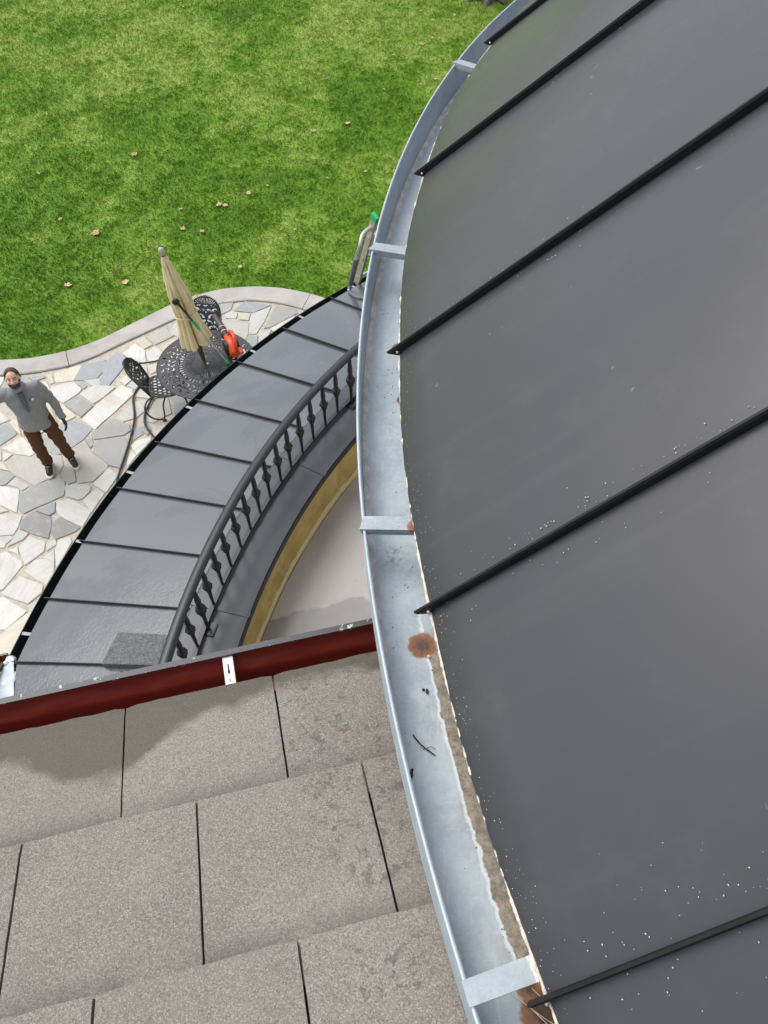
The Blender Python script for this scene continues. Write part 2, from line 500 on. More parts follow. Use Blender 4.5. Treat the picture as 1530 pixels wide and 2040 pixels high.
def m_fabric(name, c, scale=160, var=.2):
    t = NT(name)
    col = t.mix(t.ramp(t.noise(scale, 3, .7), .3, .7), tuple(x*(1-var) for x in c), tuple(x*(1+var) for x in c))
    nr = t.bump(t.noise(17, 4, .6, .6), .35, .02); nr = t.bump(t.noise(scale*2, 2), .2, .002, nr)
    return t.done(col, .9, 0, nr, .2)

MAT = dict(
    turret=m_turret_panel(), skirt=m_skirt_panel(), galv=m_galvanised(), galv_plain=m_galvanised(False, 'galvanised_sheet'), strap=m_galvanised(True, 'galvanised_strap', .66),
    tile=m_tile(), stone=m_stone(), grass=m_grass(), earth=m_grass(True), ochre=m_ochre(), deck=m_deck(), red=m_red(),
    scuffed=m_scuffed('scuffed_grey_paint'), concrete=m_concrete(),
    seam=simple('seam_metal_dark_reflection', (.012, .012, .014), .50, 0, .2, 20, .03, 60, .25),  # same metal as the panels; dark reflected surroundings put into the base colour
    seam_low=simple('dark_seam_metal', (.018, .019, .022), .40, 0, .2, 20),
    drip=simple('black_drip_edge', (.010, .011, .013), .5),
    hammered=None,
    cap=simple('slate_grey_cap_metal', (.058, .065, .078), .28, 0, .18, 3.0, .10, 6),
    iron=simple('painted_iron', (.017, .020, .026), .34, 0, .2, 30, .08, 120),
    gutter_dark=simple('dark_green_black_gutter', (.020, .028, .027), .40, 0, .3, 5, .05, 30),
    stucco=simple('wall_stucco', (.42, .36, .27), .9, 0, .08, 6, .3, 120),
    mortar=simple('sand_mortar', (.45, .41, .34), .95, 0, .15, 18, .4, 90),
    joint=simple('dark_joint', (.05, .045, .04), .95),
    sealant=simple('grey_sealant', (.60, .57, .54), .7, 0, .25, 30, .4, 90),
    chalk=simple('cream_chalk_grit', (.66, .60, .49), .95, 0, .2, 60, .6, 300),
    rivet=simple('bare_metal_rivet', (.65, .65, .63), .35, .7),
    white=simple('white_painted_metal', (.74, .73, .71), .5, 0, .05),
    slot=simple('dark_slot', (.02, .02, .02), .9),
    cast=simple('cast_aluminium_black', (.030, .031, .037), .48, .0, .3, 25, .25, 140),
    canvas=None, hose=simple('black_rubber_hose', (.022, .022, .024), .5),
    wood=simple('brown_wood_pole', (.10, .055, .025), .5, 0, .3, 25),
    finial=simple('grey_finial', (.42, .41, .40), .45),
    orange=simple('orange_red_plastic', (.74, .085, .022), .36, 0, .08),
    black=simple('black_plastic', (.016, .016, .017), .45, 0, .2, 30, .1, 90),
    dgrey=simple('dark_grey_plastic', (.055, .056, .06), .45),
    tan=simple('tan_plastic_ring', (.58, .40, .27), .5),
    green=simple('green_plastic', (.015, .42, .15), .4),
    alu=simple('grey_aluminium_tube', (.55, .56, .57), .4, .5),
    rail_fibre=simple('weathered_ladder_rail', (.40, .36, .30), .5, .2, .2, 9),
    foam=simple('grey_foam_grip', (.16, .16, .18), .75, 0, .15, 60, .3, 150),
    twig=simple('dark_twig', (.045, .030, .022), .9),
    leaf=None, moss=simple('dark_moss', (.020, .026, .010), .95, 0, .5, 60, .8, 140),
    bark=simple('grey_brown_bark', (.13, .105, .08), .95, 0, .4, 8, .9, 25),
    crown=simple('tree_leaf', (.045, .085, .022), .6, 0, .4, 3),
    skin=simple('skin', (.70, .42, .31), .5, 0, .08, 40), hair=simple('dark_brown_hair', (.050, .030, .020), .6, 0, .3, 200, .5, 260),
    lip=simple('lips', (.42, .14, .11), .5), eye=simple('eye_dark', (.02, .015, .012), .25), sclera=simple('eye_white', (.33, .27, .24), .4),
    fleece=m_fabric('heather_grey_fleece', (.26, .265, .275), 240, .35),
    fleece_dark=m_fabric('dark_grey_placket', (.125, .132, .152), 240, .25),
    trouser=m_fabric('brown_canvas', (.105, .047, .022), 200, .25),
    glove=simple('dark_glove', (.022, .022, .026), .8, 0, .3, 80, .3, 200),
    shoe=simple('dark_maroon_shoe', (.035, .014, .014), .6, 0, .3, 60), sole=simple('off_white_sole', (.68, .65, .60), .6),
    blue=simple('blue_print', (.05, .15, .42), .6), print_white=simple('white_print', (.75, .75, .75), .6),
)
def m_canvas():
    t = NT('tan_canvas')
    col = t.mix(t.ramp(t.noise(6, 5), .3, .7), (.68, .56, .32), (.80, .68, .44))
    return t.done(col, .85, 0, t.bump(t.noise(300, 2), .2, .001), .25)
MAT['canvas'] = m_canvas()
def m_hammered():
    t = NT('hammered_wet_metal')
    col = t.mix(t.ramp(t.noise(30, 4, .6, .5), .3, .7), (.030, .032, .036), (.085, .089, .097))
    nr = t.bump(t.ramp(t.noise(46, 3, .6, 1.0), .3, .7), .5, .008)
    return t.done(col, .3, 0, nr, .6, .5, .12)
MAT['hammered'] = m_hammered()
def m_leaf():
    t = NT('dry_leaf')
    col = t.mix(t.rand(), (.50, .32, .18), (.64, .48, .29))
    col = t.mix(t.ramp(t.noise(40), .4, .7), col, (.30, .16, .08))
    return t.done(col, .8, 0, None, .3)
MAT['leaf'] = m_leaf()
# ------------------------------------------------------------------ outlines of the patio
FLAGSTONES = [
('c',[(-4.858,8.258),(-4.598,8.299),(-4.555,8.602),(-4.591,8.625),(-4.922,8.450)]),
('b',[(-4.590,8.289),(-4.264,8.340),(-4.193,8.502),(-4.216,8.742),(-4.559,8.633)]),
('p',[(-4.309,8.185),(-4.178,8.187),(-4.202,8.308),(-4.257,8.342),(-4.453,8.295)]),
('b',[(-5.175,8.277),(-5.031,8.356),(-5.065,8.401),(-5.293,8.356)]),
('c',[(-4.922,8.215),(-4.870,8.258),(-4.960,8.425),(-5.024,8.402)]),
('w',[(-4.809,7.946),(-4.641,7.834),(-4.455,8.049),(-4.436,8.122),(-4.593,8.280),(-4.919,8.153)]),
('g',[(-4.411,8.114),(-4.370,8.180),(-4.460,8.260),(-4.557,8.245)]),
('w',[(-4.197,7.815),(-4.077,7.944),(-3.951,8.154),(-3.980,8.185),(-4.275,8.197),(-4.452,8.009)]),
('w',[(-4.069,7.945),(-4.189,7.731),(-4.302,7.517),(-4.066,7.318),(-3.657,8.013),(-3.692,8.115),(-3.870,8.198)]),
('g',[(-4.410,7.630),(-4.318,7.554),(-4.192,7.773),(-4.213,7.804),(-4.482,7.976),(-4.617,7.803)]),
('c',[(-4.720,7.675),(-4.568,7.430),(-4.405,7.557),(-4.406,7.596),(-4.635,7.819),(-4.791,7.886),(-4.820,7.855)]),
('c',[(-5.073,8.047),(-4.818,7.875),(-4.815,7.925),(-4.943,8.198),(-5.013,8.290),(-5.135,8.237)]),
('w',[(-3.815,8.195),(-3.742,8.305),(-3.849,8.404),(-3.907,8.293)]),
('p',[(-3.785,8.191),(-3.652,8.114),(-3.611,8.191),(-3.735,8.300)]),
('b',[(-4.472,7.183),(-4.341,6.944),(-4.178,7.146),(-4.108,7.336),(-4.239,7.415),(-4.442,7.510),(-4.585,7.393)]),
('g',[(-4.036,7.136),(-3.641,7.211),(-3.561,7.297),(-3.597,7.412),(-3.835,7.529),(-4.055,7.316),(-4.104,7.221)]),
('p',[(-3.716,7.460),(-3.519,7.554),(-3.391,7.735),(-3.400,7.856),(-3.437,7.896),(-3.624,7.877),(-3.843,7.528)]),
('g',[(-3.980,6.879),(-3.726,6.663),(-3.538,6.613),(-3.517,6.753),(-3.522,7.026),(-3.622,7.175),(-3.951,7.137),(-4.032,7.062)]),
('e',[(-4.230,6.740),(-4.151,6.527),(-4.082,6.358),(-3.889,6.392),(-3.745,6.599),(-3.739,6.669),(-3.998,6.887),(-4.123,7.066),(-4.177,7.120),(-4.340,6.929)]),
('g',[(-4.056,6.980),(-4.023,7.037),(-4.075,7.166),(-4.171,7.135)]),
('w',[(-3.388,6.847),(-3.238,7.117),(-3.251,7.183),(-3.442,7.118),(-3.508,7.022)]),
('w',[(-3.469,6.646),(-3.393,6.849),(-3.484,6.941),(-3.503,6.734)]),
('b',[(-3.494,7.116),(-3.371,7.241),(-3.464,7.341),(-3.553,7.301)]),
('b',[(-3.408,7.294),(-3.301,7.208),(-3.274,7.315),(-3.342,7.435),(-3.453,7.355)]),
('w',[(-3.673,6.200),(-3.572,6.503),(-3.731,6.634),(-3.881,6.345)]),
('p',[(-4.189,6.130),(-4.015,6.078),(-3.953,6.104),(-3.881,6.233),(-3.897,6.302),(-4.011,6.355),(-4.240,6.318)]),
('w',[(-3.790,5.878),(-3.684,6.195),(-3.822,6.264),(-3.958,6.084)]),
('g',[(-4.280,6.408),(-4.207,6.341),(-4.110,6.394),(-4.182,6.590),(-4.325,6.659),(-4.379,6.535)]),
('e',[(-5.051,6.565),(-4.659,6.316),(-4.382,6.539),(-4.346,6.670),(-4.417,6.848),(-4.725,6.923),(-4.811,6.825),(-5.023,6.848),(-5.165,6.705)]),
('w',[(-5.071,6.875),(-4.848,6.831),(-4.748,6.923),(-4.841,6.968),(-5.026,7.175),(-5.083,7.174),(-5.269,6.969)]),
('b',[(-5.401,7.035),(-5.314,7.025),(-5.154,7.213),(-5.147,7.261),(-5.342,7.416),(-5.513,7.414)]),
('c',[(-5.129,7.254),(-5.065,7.199),(-5.203,7.491),(-5.280,7.528),(-5.304,7.431)]),
('w',[(-5.178,6.742),(-5.089,6.865),(-5.239,6.903)]),
('g',[(-5.179,6.291),(-5.030,6.342),(-4.954,6.483),(-5.185,6.591),(-5.277,6.624)]),
('c',[(-5.193,6.604),(-5.045,6.564),(-5.165,6.695),(-5.299,6.690)]),
('p',[(-4.877,6.291),(-4.797,6.235),(-4.710,6.314),(-4.953,6.471),(-5.023,6.331)]),
('w',[(-5.015,5.998),(-4.760,5.872),(-4.789,6.049),(-4.831,6.253),(-4.922,6.288),(-5.108,6.320),(-5.219,6.335)]),
('g',[(-4.744,5.920),(-4.668,5.856),(-4.516,5.966),(-4.219,6.150),(-4.221,6.267),(-4.268,6.403),(-4.353,6.472),(-4.712,6.302),(-4.814,6.166)]),
('w',[(-5.520,7.431),(-5.431,7.430),(-5.320,7.501),(-5.378,7.562),(-5.500,7.663),(-5.587,7.661)]),
('g',[(-4.783,7.117),(-4.693,6.928),(-4.504,6.857),(-4.399,6.877),(-4.631,7.139),(-4.794,7.219)]),
('b',[(-4.323,5.825),(-4.269,5.885),(-4.298,6.045),(-4.523,5.902)]),
('w',[(-4.265,5.919),(-4.189,5.819),(-3.860,5.648),(-3.791,5.919),(-4.151,6.110),(-4.290,6.050)]),
('d',[(-4.655,5.621),(-4.466,5.539),(-4.247,5.466),(-4.258,5.668),(-4.301,5.813),(-4.560,5.893),(-4.669,5.764)]),
('d',[(-4.248,5.574),(-4.158,5.457),(-3.950,5.559),(-3.879,5.638),(-4.169,5.815),(-4.261,5.734)]),
('w',[(-4.960,5.511),(-4.707,5.525),(-4.676,5.651),(-4.678,5.821),(-4.802,5.862),(-5.054,5.827)]),
('p',[(-4.559,5.452),(-4.515,5.550),(-4.659,5.614),(-4.726,5.346)]),
('w',[(-4.436,5.068),(-4.251,5.276),(-4.268,5.415),(-4.493,5.507),(-4.596,5.345)]),
('w',[(-4.553,5.229),(-4.606,5.351),(-4.711,5.293)]),
('w',[(-4.889,5.316),(-4.761,5.332),(-4.764,5.396),(-4.852,5.463),(-4.935,5.475)]),
('p',[(-4.214,5.286),(-4.116,5.382),(-4.147,5.447),(-4.258,5.398)]),
('w',[(-4.126,5.289),(-4.036,5.025),(-3.937,5.431),(-3.975,5.500),(-4.118,5.446)]),
('p',[(-4.135,5.140),(-4.060,5.040),(-4.131,5.299),(-4.250,5.176)]),
('w',[(-4.716,4.663),(-4.603,4.731),(-4.459,5.077),(-4.488,5.137),(-4.727,5.284),(-4.872,5.180)]),
('w',[(-4.091,4.780),(-4.048,4.958),(-4.073,5.063),(-4.169,5.183),(-4.338,5.151),(-4.419,4.988)]),
('w',[(-4.559,4.641),(-4.248,4.529),(-4.119,4.683),(-4.133,4.782),(-4.453,4.918),(-4.613,4.683)]),
('w',[(-4.598,4.227),(-4.417,4.175),(-4.227,4.429),(-4.559,4.622),(-4.707,4.593)]),
('p',[(-4.201,4.422),(-4.149,4.423),(-4.130,4.581),(-4.265,4.496)]),
('c',[(-4.470,3.802),(-4.251,3.875),(-4.154,4.408),(-4.195,4.429),(-4.541,4.028)]),
('c',[(-5.045,5.841),(-4.873,5.901),(-5.006,5.989),(-5.095,6.011)]),
('p',[(-4.757,5.389),(-4.691,5.487),(-4.737,5.514),(-4.919,5.495)]),
('g',[(-2.651,9.755),(-2.459,9.891),(-2.433,10.116),(-2.450,10.144),(-2.725,10.014)]),
('b',[(-2.089,9.832),(-1.823,10.014),(-2.251,10.117),(-2.405,9.875)]),
('p',[(-2.521,9.700),(-2.346,9.681),(-2.335,9.822),(-2.449,9.884),(-2.545,9.781)]),
('c',[(-2.304,9.662),(-2.143,9.643),(-2.133,9.804),(-2.334,9.823)]),
('p',[(-2.128,9.630),(-2.115,9.307),(-1.992,9.325),(-1.889,9.630),(-1.812,9.999),(-2.117,9.806)]),
('g',[(-1.787,9.473),(-1.619,9.603),(-1.379,9.821),(-1.413,9.939),(-1.730,10.019),(-1.784,9.862),(-1.885,9.455)]),
('e',[(-2.587,9.518),(-2.469,9.365),(-2.306,9.288),(-2.144,9.181),(-2.121,9.328),(-2.136,9.595),(-2.378,9.692),(-2.552,9.652)]),
('b',[(-2.079,8.965),(-1.962,9.074),(-1.959,9.283),(-2.136,9.264)]),
('p',[(-1.939,9.126),(-1.829,9.180),(-1.760,9.411),(-1.954,9.411)]),
('w',[(-1.731,9.381),(-1.555,9.436),(-1.402,9.767),(-1.546,9.654),(-1.799,9.439)]),
('c',[(-3.693,8.965),(-3.561,9.077),(-3.758,9.247),(-3.859,9.171)]),
('e',[(-3.522,9.072),(-3.256,9.295),(-3.336,9.334),(-3.415,9.486),(-3.705,9.258)]),
('w',[(-3.547,8.670),(-3.370,8.723),(-3.374,8.905),(-3.511,9.032),(-3.643,8.922)]),
('w',[(-3.862,8.757),(-3.584,8.654),(-3.657,8.940),(-3.843,9.121),(-3.994,8.867)]),
('c',[(-3.359,8.825),(-3.310,8.965),(-3.162,9.155),(-3.244,9.193),(-3.399,9.044)]),
('p',[(-3.235,9.270),(-3.148,9.198),(-3.163,9.406),(-3.248,9.674),(-3.322,9.485),(-3.365,9.347)]),
('b',[(-4.201,8.385),(-4.203,8.087),(-4.086,8.087),(-3.979,8.385),(-3.859,8.733),(-4.066,8.909),(-4.234,8.665)]),
('p',[(-3.696,8.383),(-3.511,8.385),(-3.580,8.632),(-3.759,8.526)]),
('c',[(-3.480,8.432),(-3.369,8.521),(-3.420,8.666),(-3.559,8.594)]),
('w',[(-2.073,7.659),(-2.226,8.079),(-2.476,8.195),(-2.589,8.149),(-2.594,7.583)]),
('w',[(-1.279,9.871),(-1.351,9.805),(-1.566,9.340),(-1.320,9.057),(-0.868,9.126),(-0.631,9.385),(-0.631,9.524)]),
('b',[(-8.196,5.455),(-8.704,5.733),(-9.095,5.633),(-9.095,5.350),(-8.673,5.113),(-8.171,5.398)]),
('c',[(1.246,6.839),(1.355,7.092),(1.057,7.304),(0.791,7.207),(0.820,6.844),(1.013,6.744)]),
('e',[(-4.309,3.594),(-4.277,3.337),(-3.916,3.139),(-3.640,3.374),(-3.762,3.729)]),
('p',[(-3.446,6.627),(-3.523,6.555),(-3.589,6.357),(-3.092,6.017),(-2.972,6.075),(-2.908,6.475)]),
('g',[(-8.673,3.580),(-9.262,3.559),(-9.262,2.867),(-9.121,2.844),(-8.497,3.034),(-8.603,3.536)]),
('w',[(-2.655,2.731),(-2.692,2.676),(-2.553,2.108),(-2.436,2.043),(-2.195,2.089),(-2.169,2.543),(-2.435,2.762)]),
('p',[(-6.398,3.283),(-6.555,3.497),(-6.845,3.574),(-6.962,3.480),(-6.970,2.981),(-6.482,2.857),(-6.461,2.881)]),
('g',[(-5.261,3.090),(-5.393,2.487),(-5.347,2.414),(-4.971,2.498),(-4.784,2.986),(-4.976,3.129)]),
('c',[(-7.439,2.216),(-7.737,1.816),(-7.732,1.758),(-7.557,1.614),(-7.189,1.650),(-7.054,1.909)]),
('w',[(-5.709,6.917),(-5.897,6.885),(-6.028,6.445),(-5.968,6.319),(-5.724,6.301),(-5.438,6.515)]),
('p',[(-9.364,6.998),(-8.879,6.975),(-8.524,7.309),(-9.296,7.766),(-9.364,7.766)]),
('w',[(-5.156,4.286),(-5.419,4.358),(-5.443,4.348),(-5.643,3.977),(-5.389,3.745),(-5.192,3.798),(-5.066,4.143)]),
('g',[(-0.211,5.750),(-0.607,5.675),(-0.626,5.635),(-0.585,5.414),(0.194,5.139),(0.194,5.315)]),
('e',[(-5.418,5.355),(-5.345,5.795),(-5.470,5.829),(-5.825,5.663),(-5.734,5.299)]),
('e',[(-1.041,8.350),(-0.977,8.324),(-0.717,8.497),(-0.872,9.089),(-1.313,9.022),(-1.339,8.908)]),
('e',[(-9.210,8.581),(-9.210,7.890),(-8.539,7.982),(-8.458,8.469)]),
('e',[(-8.838,2.015),(-9.305,1.947),(-9.305,1.337),(-8.495,1.606),(-8.475,1.637),(-8.479,1.668)]),
('b',[(-6.954,8.327),(-7.170,7.832),(-6.972,7.694),(-6.565,7.752),(-6.524,8.297)]),
('w',[(-3.536,8.340),(-3.629,8.025),(-3.608,7.961),(-3.384,7.916),(-3.140,7.990),(-3.020,8.206),(-3.372,8.416)]),
('w',[(-7.870,7.589),(-7.479,7.694),(-7.410,7.784),(-7.804,8.365),(-8.069,7.883)]),
('w',[(-0.839,9.104),(-0.682,8.506),(-0.270,8.722),(-0.134,9.227),(-0.364,9.365),(-0.600,9.365)]),
('p',[(-7.872,4.695),(-8.006,4.721),(-8.198,4.604),(-8.199,4.146),(-8.063,4.019),(-7.632,4.004)]),
('w',[(-2.942,4.160),(-3.316,4.333),(-3.479,3.991),(-3.018,3.721),(-2.975,3.770)]),
('p',[(-5.704,3.230),(-5.861,2.887),(-5.769,2.650),(-5.425,2.508),(-5.297,3.097),(-5.558,3.251)]),
('e',[(-8.205,2.933),(-8.280,2.911),(-8.375,2.395),(-8.197,2.266),(-7.689,2.597),(-7.692,2.624)]),
('c',[(-4.483,3.752),(-4.887,3.536),(-4.951,3.156),(-4.756,3.010),(-4.651,3.007),(-4.313,3.332),(-4.346,3.600)]),
('b',[(-2.850,8.837),(-2.889,8.255),(-2.608,8.180),(-2.489,8.228),(-2.314,8.730),(-2.628,8.934)]),
('g',[(-8.120,5.370),(-7.994,4.756),(-7.860,4.729),(-7.804,4.750),(-7.465,5.209),(-7.482,5.264),(-7.710,5.419)]),
('w',[(-4.311,2.563),(-4.313,2.609),(-4.652,2.971),(-4.750,2.974),(-4.936,2.489),(-4.724,2.330)]),
('c',[(-3.672,4.596),(-4.010,4.269),(-3.695,3.923),(-3.516,3.998),(-3.344,4.358)]),
('p',[(-8.212,3.597),(-7.932,3.363),(-7.667,3.410),(-7.566,3.552),(-7.638,3.968),(-8.058,3.983)]),
('p',[(-0.497,7.687),(-0.848,7.774),(-1.077,7.276),(-0.644,7.136),(-0.317,7.420)]),
('b',[(-1.658,8.230),(-1.724,8.294),(-2.189,8.083),(-2.034,7.656),(-2.014,7.644),(-1.636,7.954)]),
('c',[(-5.039,7.215),(-4.848,7.207),(-4.624,7.438),(-4.860,7.867),(-4.947,7.926),(-5.288,7.741)]),
('w',[(-2.271,6.771),(-2.417,6.624),(-2.333,6.302),(-2.014,6.118),(-1.848,6.218),(-1.803,6.649),(-1.844,6.705)]),
('w',[(-9.278,6.266),(-9.278,5.623),(-8.713,5.767),(-8.504,6.116),(-8.596,6.414)]),
('p',[(-6.372,6.985),(-6.062,7.018),(-6.091,7.521),(-6.392,7.547),(-6.533,7.254)]),
('b',[(0.499,7.472),(0.101,7.610),(-0.206,7.395),(-0.018,7.118),(0.228,7.034),(0.544,7.317)]),
('c',[(-3.661,6.171),(-3.746,5.914),(-3.462,5.717),(-3.187,5.828),(-3.116,5.989),(-3.538,6.279)]),
('e',[(-1.438,7.778),(-1.617,7.922),(-1.991,7.617),(-1.930,7.460),(-1.599,7.256),(-1.455,7.289)]),
('p',[(-0.387,6.317),(-0.355,6.546),(-0.639,6.726),(-1.005,6.584),(-0.828,6.147),(-0.702,6.096)]),
('w',[(-2.112,5.203),(-2.156,4.896),(-1.775,4.677),(-1.592,4.705),(-1.559,4.821),(-1.764,5.244)]),
('w',[(-8.545,2.383),(-8.410,2.403),(-8.315,2.915),(-8.478,3.002),(-9.082,2.818)]),
('e',[(-2.016,1.969),(-2.181,2.055),(-2.424,2.009),(-2.560,1.500),(-2.367,1.168),(-2.054,1.168)]),
('e',[(-6.607,1.607),(-6.689,1.937),(-6.774,1.975),(-7.019,1.899),(-7.157,1.633),(-6.937,1.243)]),
('w',[(-4.060,4.763),(-4.112,4.611),(-3.969,4.358),(-3.693,4.626),(-3.697,4.667),(-3.904,4.853)]),
('p',[(-9.393,4.669),(-8.611,4.663),(-8.585,4.681),(-8.688,5.080),(-9.199,5.367),(-9.393,5.367)]),
('w',[(-5.823,5.162),(-6.182,5.137),(-6.267,4.849),(-6.052,4.558),(-5.960,4.584),(-5.729,4.924)]),
('g',[(-4.683,1.869),(-5.277,1.874),(-5.297,1.765),(-5.003,1.117),(-4.739,1.117)]),
('b',[(-3.173,9.753),(-3.228,9.709),(-3.179,9.555),(-2.656,9.428),(-2.620,9.538),(-2.746,9.978)]),
('p',[(-0.050,7.101),(-0.242,7.384),(-0.289,7.397),(-0.622,7.108),(-0.619,6.756),(-0.338,6.578)]),
('p',[(-2.723,6.605),(-2.870,6.479),(-2.936,6.074),(-2.645,5.955),(-2.368,6.294),(-2.451,6.611)]),
('w',[(-2.434,4.138),(-2.204,4.245),(-2.474,4.716),(-2.633,4.743),(-2.705,4.690),(-2.747,4.290)]),
('g',[(-7.577,5.985),(-7.432,6.056),(-7.586,6.474),(-7.867,6.558),(-7.986,6.467),(-7.987,6.047)]),
('p',[(-2.144,9.144),(-2.547,9.413),(-2.578,9.387),(-2.608,8.964),(-2.289,8.756),(-2.129,8.795),(-2.093,8.877)]),
('p',[(-4.939,5.300),(-4.976,5.310),(-5.212,5.172),(-5.210,4.962),(-4.821,4.766),(-4.781,4.774)]),
('w',[(-6.137,3.989),(-6.235,4.168),(-6.556,4.207),(-6.845,3.834),(-6.832,3.608),(-6.550,3.533)]),
('g',[(-2.929,3.283),(-2.421,3.424),(-2.346,3.567),(-2.531,3.796),(-2.949,3.746),(-2.997,3.690),(-3.034,3.344)]),
('e',[(-7.445,7.042),(-7.715,7.042),(-7.861,6.904),(-7.853,6.591),(-7.578,6.509),(-7.379,6.719)]),
('p',[(-6.435,2.855),(-6.457,2.831),(-6.451,2.698),(-6.172,2.314),(-5.804,2.641),(-5.892,2.869)]),
('w',[(-2.261,5.658),(-2.559,5.772),(-2.828,5.343),(-2.695,5.222),(-2.259,5.351)]),
('w',[(-5.729,6.265),(-5.969,6.283),(-6.187,5.908),(-6.124,5.812),(-5.846,5.693),(-5.497,5.856)]),
('w',[(0.353,6.481),(0.172,6.104),(0.498,5.601),(0.923,5.601),(0.923,6.065),(0.364,6.488)]),
('w',[(-1.251,7.193),(-1.439,7.256),(-1.589,7.222),(-1.813,6.724),(-1.774,6.671),(-1.268,6.588),(-1.167,6.641)]),
('w',[(-5.713,8.371),(-6.259,8.317),(-5.948,7.921),(-5.687,8.003),(-5.615,8.374)]),
('g',[(-6.992,6.564),(-7.354,6.692),(-7.551,6.485),(-7.396,6.063),(-7.353,6.055),(-7.209,6.112)]),
('w',[(-8.400,7.851),(-8.528,7.947),(-9.132,7.864),(-9.132,7.710),(-8.494,7.333)]),
('p',[(-8.172,2.141),(-8.444,1.673),(-8.440,1.648),(-8.027,1.560),(-7.768,1.757),(-7.773,1.812)]),
('b',[(-2.908,8.222),(-2.984,8.198),(-3.108,7.973),(-3.002,7.640),(-2.653,7.539),(-2.630,7.568),(-2.625,8.147)]),
('g',[(-3.228,7.073),(-3.372,6.814),(-3.414,6.656),(-2.892,6.508),(-2.752,6.628),(-2.974,7.039)]),
('e',[(-6.488,8.294),(-6.530,7.742),(-6.394,7.583),(-6.106,7.568),(-5.975,7.897),(-6.301,8.313)]),
('g',[(-3.636,2.698),(-3.738,2.358),(-3.617,2.141),(-3.248,2.140),(-3.148,2.509),(-3.373,2.750)]),
('p',[(-6.642,4.773),(-6.735,4.466),(-6.554,4.243),(-6.234,4.204),(-6.080,4.535),(-6.295,4.826)]),
('p',[(-7.920,7.459),(-8.339,7.242),(-8.257,7.043),(-7.884,6.932),(-7.744,7.064)]),
('b',[(-6.192,2.148),(-6.193,2.281),(-6.472,2.665),(-6.803,2.355),(-6.757,2.006),(-6.673,1.969)]),
('c',[(-0.593,5.379),(-0.812,5.037),(0.027,4.614),(0.047,5.153)]),
('p',[(-0.119,6.048),(-0.184,5.775),(0.208,5.354),(0.542,5.354),(0.542,5.467),(0.143,6.083)]),
('p',[(-1.115,5.108),(-1.524,4.812),(-1.558,4.693),(-1.382,4.450),(-1.321,4.429),(-0.957,4.578),(-0.848,5.021)]),
('b',[(-2.246,5.318),(-2.679,5.189),(-2.622,4.777),(-2.466,4.751),(-2.192,4.898),(-2.147,5.213)]),
('e',[(-4.192,2.420),(-4.240,1.923),(-3.761,1.978),(-3.649,2.124),(-3.769,2.340)]),
('g',[(-7.101,2.530),(-7.035,2.930),(-7.492,2.937),(-7.657,2.631),(-7.653,2.596),(-7.444,2.369)]),
('b',[(-7.287,4.158),(-7.597,3.992),(-7.532,3.564),(-6.986,3.507),(-6.868,3.602),(-6.881,3.831)]),
('p',[(-6.573,5.919),(-6.609,5.896),(-6.774,5.485),(-6.738,5.369),(-6.293,5.291),(-6.156,5.794),(-6.218,5.891)]),
('b',[(-5.542,7.406),(-6.054,7.506),(-6.025,7.011),(-5.907,6.920),(-5.710,6.953),(-5.487,7.218)]),
('b',[(-1.402,7.772),(-1.419,7.287),(-1.235,7.225),(-1.116,7.278),(-0.879,7.793),(-0.952,7.887)]),
('e',[(-8.002,8.400),(-8.428,8.430),(-8.504,7.974),(-8.375,7.878),(-8.101,7.899),(-7.840,8.376)]),
('w',[(-6.178,2.115),(-6.652,1.939),(-6.572,1.615),(-6.303,1.484),(-6.033,1.726),(-6.036,1.981)]),
('p',[(-6.000,1.974),(-5.997,1.726),(-5.729,1.476),(-5.333,1.773),(-5.311,1.888),(-5.422,2.080)]),
('c',[(-7.195,6.079),(-7.328,6.026),(-7.173,5.595),(-6.804,5.507),(-6.648,5.898)]),
('p',[(0.410,6.624),(0.385,6.517),(0.923,6.110),(0.993,6.714),(0.802,6.813)]),
('p',[(-4.742,2.299),(-4.962,2.463),(-5.340,2.379),(-5.394,2.103),(-5.282,1.910),(-4.703,1.911)]),
('w',[(-7.194,4.434),(-7.264,4.578),(-7.792,4.716),(-7.835,4.700),(-7.599,4.032),(-7.299,4.192)]),
('e',[(-5.712,1.444),(-5.693,0.910),(-4.948,0.910),(-5.323,1.735)]),
('g',[(-1.307,5.603),(-1.368,5.654),(-1.594,5.548),(-1.734,5.264),(-1.533,4.850),(-1.140,5.134)]),
('p',[(0.689,8.663),(0.620,8.700),(0.611,8.681),(0.755,7.977),(1.298,8.203),(1.313,8.227)]),
('w',[(-3.051,4.705),(-3.311,4.375),(-2.925,4.191),(-2.784,4.289),(-2.742,4.683)]),
('g',[(-4.923,3.541),(-5.183,3.763),(-5.380,3.710),(-5.533,3.278),(-5.273,3.125),(-4.987,3.164)]),
('p',[(0.376,6.634),(0.219,6.999),(-0.021,7.081),(-0.299,6.575),(0.335,6.512)]),
('c',[(-1.893,9.115),(-2.024,8.944),(-2.094,8.786),(-1.770,8.552),(-1.374,8.915),(-1.347,9.033),(-1.560,9.278)]),
('e',[(-6.879,5.051),(-7.116,4.987),(-7.232,4.595),(-7.163,4.453),(-6.768,4.480),(-6.676,4.786)]),
('c',[(-5.411,4.820),(-5.701,4.901),(-5.922,4.576),(-5.456,4.381),(-5.437,4.389)]),
('c',[(-1.369,5.882),(-1.432,5.998),(-1.830,6.187),(-1.998,6.086),(-2.050,5.797),(-1.607,5.581),(-1.383,5.687)]),
('g',[(-1.030,3.883),(-1.332,4.395),(-1.387,4.414),(-1.690,3.991),(-1.537,3.737)]),
('p',[(-5.976,3.903),(-5.888,3.395),(-5.712,3.265),(-5.568,3.286),(-5.415,3.720),(-5.671,3.954)]),
